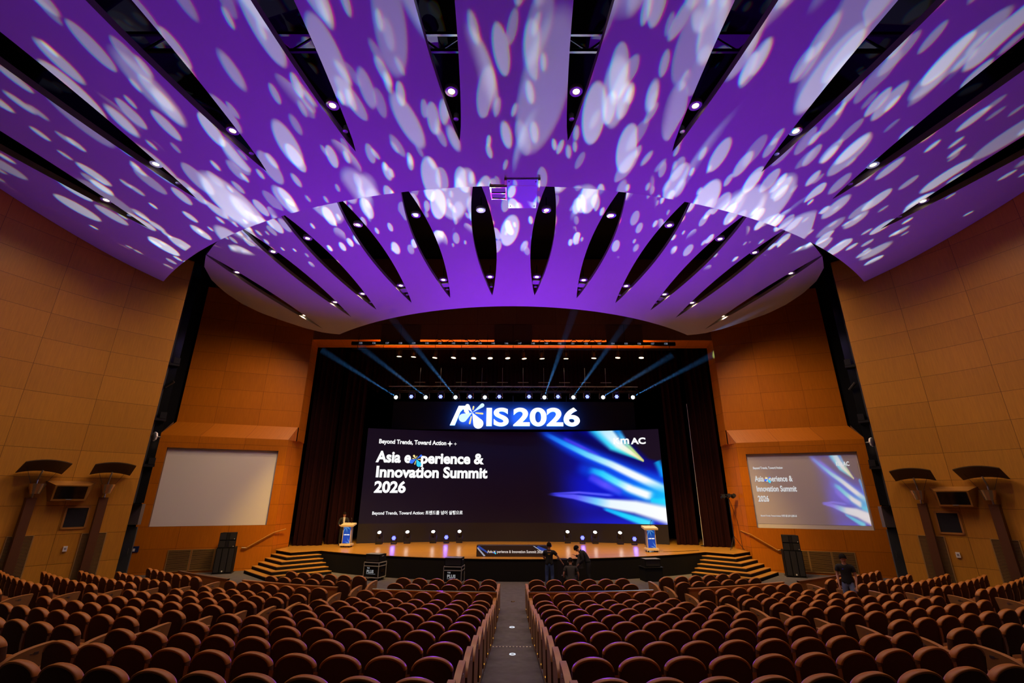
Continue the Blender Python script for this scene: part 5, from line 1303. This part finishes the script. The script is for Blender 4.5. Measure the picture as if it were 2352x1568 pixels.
def person(name_label, loc, rz, J, top, legs, sleeve='short', hair_len=.0, shoes=SHOE, open_collar=None, face=0.0, nod=0.0, H=1.0):
    r = empty('person', loc, rz, name_label, 'person'); V = Vector
    j = dict(pel=V((0, 0, .93)), sp=V((0, 0, 1.10)), ch=V((0, .0, 1.27)), nb=V((0, -.01, 1.44)), hd=V((0, .02, 1.60)),
             Lsh=V((-.185, -.01, 1.39)), Rsh=V((.185, -.01, 1.39)), Lel=V((-.24, -.02, 1.11)), Rel=V((.24, -.02, 1.11)), Lwr=V((-.25, .06, .87)), Rwr=V((.25, .06, .87)),
             Lhp=V((-.095, 0, .89)), Rhp=V((.095, 0, .89)), Lkn=V((-.11, .02, .49)), Rkn=V((.11, .02, .49)), Lan=V((-.12, -.02, .085)), Ran=V((.12, -.02, .085)))
    for k, v in J.items(): j[k] = V(v)
    hd = j['hd']; neck = (hd-j['nb']).normalized(); F_ = Matrix.Rotation(face, 3, 'Z') @ Matrix.Rotation(nod, 3, 'X') @ V((0, 1, 0)); F_.normalize()
    U_ = neck; S_ = F_.cross(U_).normalized(); F_ = U_.cross(S_).normalized()
    h = lambda x, y, z: hd+S_*x+F_*y+U_*z
    N = [('pel', None, j['pel'], (.150, .105)), ('sp', 'pel', j['sp'], (.128, .090)), ('ch', 'sp', j['ch'], (.155, .105)), ('nb', 'ch', j['nb'], (.062, .058)),
         ('h0', 'nb', h(0, .012, -.085), (.056, .060)), ('h1', 'h0', h(0, .010, -.02), (.070, .088)), ('h2', 'h1', h(0, .0, .045), (.074, .094)), ('h3', 'h2', h(0, -.005, .100), (.050, .062)),
         ('nose', 'h1', h(0, .112, -.012), (.011, .012))]
    for s, sx in (('L', -1), ('R', 1)):
        N += [(s+'ear', 'h1', h(sx*.086, -.005, .0), (.010, .020))]
        N += [(s+'sh', 'ch', j[s+'sh'], (.062, .058)), (s+'el', s+'sh', j[s+'el'], (.040, .040)), (s+'fa', s+'el', j[s+'el'].lerp(j[s+'wr'], .3), (.039, .037)), (s+'wr', s+'fa', j[s+'wr'], (.026, .021))]
        N += hand_nodes(s, j[s+'wr'], j[s+'el'])
        toe = j[s+'an']+V((0, .15, -.05))
        N += [(s+'hp', 'pel', j[s+'hp'], (.090, .088)), (s+'kn', s+'hp', j[s+'kn'], (.056, .058)), (s+'cf', s+'kn', j[s+'kn'].lerp(j[s+'an'], .3)+V((0, -.02, 0)), (.052, .056)), (s+'an', s+'cf', j[s+'an'], (.034, .036)), (s+'toe', s+'an', toe, (.034, .024))]
    body = skin_mesh('body', N, SKIN, r)
    # features
    for sx in (-1, 1):
        mb = MB(); T = Matrix.Translation(h(sx*.031, .090, .008)); mb.lathe([(0, -.008), (.011, -.004), (.013, 0), (.011, .004), (0, .008)], 8, T); mb.build('eye', EYE, r, smooth=True)
    mb = MB(); mb.tube([h(-.022, .087, -.055), h(0, .094, -.056), h(.022, .087, -.055)], .005, 5); mb.build('mouth', LIP, r)
    # hair: cap following the skull, open at the face
    mb = MB(); nu, nv = 20, 12; vs = []; idx = {}
    rnd = random.Random(3)
    for a in range(nv+1):
        ph = pi*.5*a/nv*1.42
        for b in range(nu):
            th = 2*pi*b/nu; cx, cy, cz = sin(ph)*sin(th), sin(ph)*cos(th), cos(ph)
            lim = .12+.10*sin(th*9) if cy > .35 else (-.55-hair_len if cy < .0 else -.30)
            cz2 = max(cz, lim); k_ = 1+.05*sin(th*7+a)*sin(ph*6)+.04*sin(th*3+a*2)
            vs.append(h(cx*.098*k_, cy*.118*k_-.008+(.010 if cy > 0 else 0), cz2*.118*k_+.032))
    for a in range(nv):
        for b in range(nu): mb_f = (a*nu+b, a*nu+(b+1) % nu, (a+1)*nu+(b+1) % nu, (a+1)*nu+b); idx[a, b] = mb_f
    mb.add(vs, list(idx.values())); mb.build('hair', HAIR, r, smooth=True, angle=180)
    # clothing: shells lifted off the body surface over the covered limbs
    segs = [(n[1], n[0]) for n in N if n[1] is not None]; pos = {n[0]: Vector(n[2]) for n in N}; rad = {n[0]: max(n[3]) for n in N}
    def nearest(p):
        best = (9, None, 0)
        for a_, b_ in segs:
            A_, B_ = pos[a_], pos[b_]; d = B_-A_; t = max(0, min(1, (p-A_).dot(d)/max(1e-9, d.length_squared)))
            q = (p-(A_+d*t)).length/(rad[a_]+(rad[b_]-rad[a_])*t)
            if q < best[0]: best = (q, b_, t)
        return best[1], best[2]
    near = [nearest(v.co) for v in body.data.vertices]
    def shell(name, test, lift, m):
        me = body.data; keep = [test(k, t, me.vertices[i].co) for i, (k, t) in enumerate(near)]
        fs = [p.vertices[:] for p in me.polygons if all(keep[i] for i in p.vertices)]
        ids = sorted({i for f in fs for i in f}); rm = {v: i for i, v in enumerate(ids)}
        mb = MB(); mb.add([me.vertices[i].co+me.vertices[i].normal*lift for i in ids], [tuple(rm[i] for i in f) for f in fs])
        o = mb.build(name, m, r, smooth=True, angle=180); sm = o.modifiers.new('drape', 'SOLIDIFY'); sm.thickness = .008; sm.offset = 1; return o
    def is_shirt(k, t, co):
        if k == 'sp': return (co-j['pel']).dot((j['sp']-j['pel']).normalized()) > -.05
        if k == 'ch': return True
        if k == 'nb': return t < .86
        if k[1:] == 'sh': return True
        if k[1:] == 'hp': return (co-j['pel']).dot((j['sp']-j['pel']).normalized()) > -.05
        if k[1:] == 'el': return t < .62 or sleeve == 'long'
        if sleeve == 'long' and k[1:] in ('fa', 'wr'): return k[1:] == 'fa' or t < .92
        return False
    def is_trouser(k, t, co):
        if k == 'sp': return t < .55
        return k[1:] in ('hp', 'kn', 'cf', 'an') and not (k[1:] == 'an' and t > .93)
    shell('jacket' if top is SUIT else 'shirt', is_shirt, .017, top)
    shell('trousers', is_trouser, .009, legs)
    cb = j['nb'].lerp(hd, .10); sa = neck.cross(V((1, 0, 0))).normalized(); sb_ = neck.cross(sa).normalized(); mb = MB(); ring = [cb+sa*.076*cos(2*pi*q/20)+sb_*.074*sin(2*pi*q/20)-neck*(.012+.022*max(0, -sa.dot(V((0, 1, 0)))*cos(2*pi*q/20)*-1)) for q in range(21)]
    mb.tube(ring, .017, 8, False); mb.build('collar', top, r, smooth=True)
    for s in 'LR':
        a = j[s+'an']; mb = MB(); prof = [(-.045, -.07), (.045, -.07), (.05, .02), (.048, .15), (.025, .21), (-.025, .21), (-.048, .15), (-.05, .02)]
        mb.prism(prof, 0, .055, Matrix.Translation((a.x, a.y, a.z-.085))); mb.prism([(x*.85, y*.8) for x, y in prof], .055, .085, Matrix.Translation((a.x, a.y, a.z-.085))); mb.build('shoe', shoes, r)
    return r, j, h
def headset(r, h):
    mb = MB(); mb.tube([h(-.095, 0, .0), h(-.085, -.005, .08), h(0, -.01, .135), h(.085, -.005, .08), h(.095, 0, .0)], .009, 6)
    for sx in (-1, 1): mb.cbox(tuple(h(sx*.098, 0, -.005)), (.03, .05, .06))
    mb.build('headset', GREYP, r)
# speaker behind the left podium, facing the hall
p = at_z(782, 1252, .92)
r, j, h = person('speaker in dark suit and white shirt standing behind the left podium', (p.x, p.y+.12, .92), radians(180+22),
   dict(Lel=(-.26, .05, 1.10), Lwr=(-.20, .30, 1.12), Rel=(.27, .02, 1.12), Rwr=(.22, .24, 1.06)), SUIT, TROUS, 'long', face=0)
mb = MB(); mb.add([(-.055, .128, 1.43), (.055, .128, 1.43), (.03, .138, 1.02), (-.03, .138, 1.02)], [(0, 1, 2, 3)]); mb.add([(-.05, .06, 1.46), (.05, .06, 1.46), (.055, .13, 1.42), (-.055, .13, 1.42)], [(0, 1, 2, 3)]); mb.build('shirt_front', SHIRTW, r)
# crew member with his back to the hall
Yp = 20.6; p = at_y(1262, 1300, Yp)
r, j, h = person('crew member in black tee and blue jeans with headset, back turned, reaching right', (p.x, Yp, 0), radians(-8),
   dict(Rel=(.36, .06, 1.18), Rwr=(.50, .16, .99), Lel=(-.24, .10, 1.14), Lwr=(-.10, .30, 1.05)), TEE, JEAN, 'short', nod=radians(-8))
headset(r, h); text('back_print', 'STAFF'[:0] or '~~', .07, (-.04, -.132, 1.30), (pi/2, 0, 0), emis('tee_print', (.6, .35, .03), .35), r, .004, .002) if False else None
mb = MB(); mb.box((-.05, -.140, 1.300), (.05, -.134, 1.325)); mb.box((-.035, -.140, 1.275), (.035, -.134, 1.290)); mb.build('back_print', mat('print_yellow', (.45, .26, .02), .7), r)
q = at_y(1291, 1300, 21.3)
e = empty('equipment_case', (q.x, 21.3, 0), radians(-6), 'black equipment case on end beside the crew member in jeans', 'case'); mb = MB(); mb.box((-.20, -.25, .02), (.20, .25, 1.0)); mb.build('shell', BLACKM, e); mb = MB(); mb.box((-.21, -.26, 1.0), (.21, .26, 1.03)); mb.build('lid', BLACK, e); mb = MB(); mb.box((-.03, -.265, .42), (.03, -.25, .46)); mb.build('catch', ALU, e)
# crouching crew member
Yp = 20.55; p = at_y(1311, 1300, Yp)
r, j, h = person('crew member in charcoal shirt crouching in front of the stage, back turned', (p.x, Yp, 0), radians(-4),
   dict(pel=(0, 0, .34), sp=(0, .06, .50), ch=(0, .14, .68), nb=(0, .22, .84), hd=(.0, .29, .99), Lsh=(-.20, .17, .79), Rsh=(.20, .17, .79), Lel=(-.30, .12, .53), Rel=(.31, .16, .52), Lwr=(-.26, .30, .36), Rwr=(.30, .34, .38),
        Lhp=(-.11, 0, .32), Rhp=(.11, 0, .32), Lkn=(-.24, .34, .44), Rkn=(.24, .34, .44), Lan=(-.17, .06, .085), Ran=(.17, .06, .085)), TEEG, TROUS, 'short', nod=radians(-15))
headset(r, h)
# bending crew member holding a dark cover
Yp = 21.2; p = at_y(1352, 1300, Yp)
r, j, h = person('crew member in black long sleeves bending to the left beside the dark cover', (p.x, Yp, 0), radians(72),
   dict(sp=(0, .07, 1.08), ch=(0, .20, 1.22), nb=(0, .34, 1.33), hd=(0, .47, 1.42), Lsh=(-.18, .27, 1.30), Rsh=(.18, .27, 1.30), Rel=(.24, .34, 1.05), Rwr=(.20, .58, 1.14), Lel=(-.26, .18, 1.02), Lwr=(-.24, .36, .86)), TEE, TROUS, 'long', nod=radians(-40))
q = at_y(1331, 1300, 21.25); a, b, c = at_y(1331, 1272, 21.25), at_y(1321, 1299, 21.25), at_y(1342, 1304, 21.25)
e = empty('dark_cover', (a.x, 21.25, 0), 0, 'dark grey tapered fabric cover held up by the bending crew member', 'cover')
mb = MB(); n = 14; vs = []
for t, z in ((0, c.z), (.35, c.z+(a.z-c.z)*.35), (.7, c.z+(a.z-c.z)*.7), (1, a.z)):
    w_ = (c.x-b.x)*.5*(1-t)+.05*t; cx = ((b.x+c.x)/2-a.x)*(1-t)
    vs += [(cx+w_*cos(2*pi*k/n)*(1+.08*sin(5*k)), .7*w_*sin(2*pi*k/n), z) for k in range(n)]
mb.add(vs, [(i*n+k, i*n+(k+1) % n, (i+1)*n+(k+1) % n, (i+1)*n+k) for i in range(3) for k in range(n)]+[tuple(3*n+k for k in range(n))]); mb.build('fabric', mat('cover_cloth', (.055, .05, .048), .85), e, smooth=True, angle=60)
# visitor in the right aisle
p = at_z(1934, 1273, 1.82)
r, j, h = person('man in black tee and light jeans walking in the right aisle among the seats', (p.x, p.y, .1), radians(148),
   dict(Lwr=(-.20, .16, .84), Rwr=(.24, .10, .86), Lkn=(-.10, .10, .50), Lan=(-.11, .08, .10), Rkn=(.10, -.02, .49), Ran=(.10, -.16, .11)), TEE, JEANL, 'short', face=radians(12))
mb = MB(); mb.box((.05, .150, 1.30), (.085, .156, 1.335)); mb.build('chest_logo', mat('logo_blue', (.03, .05, .5), .6), r)
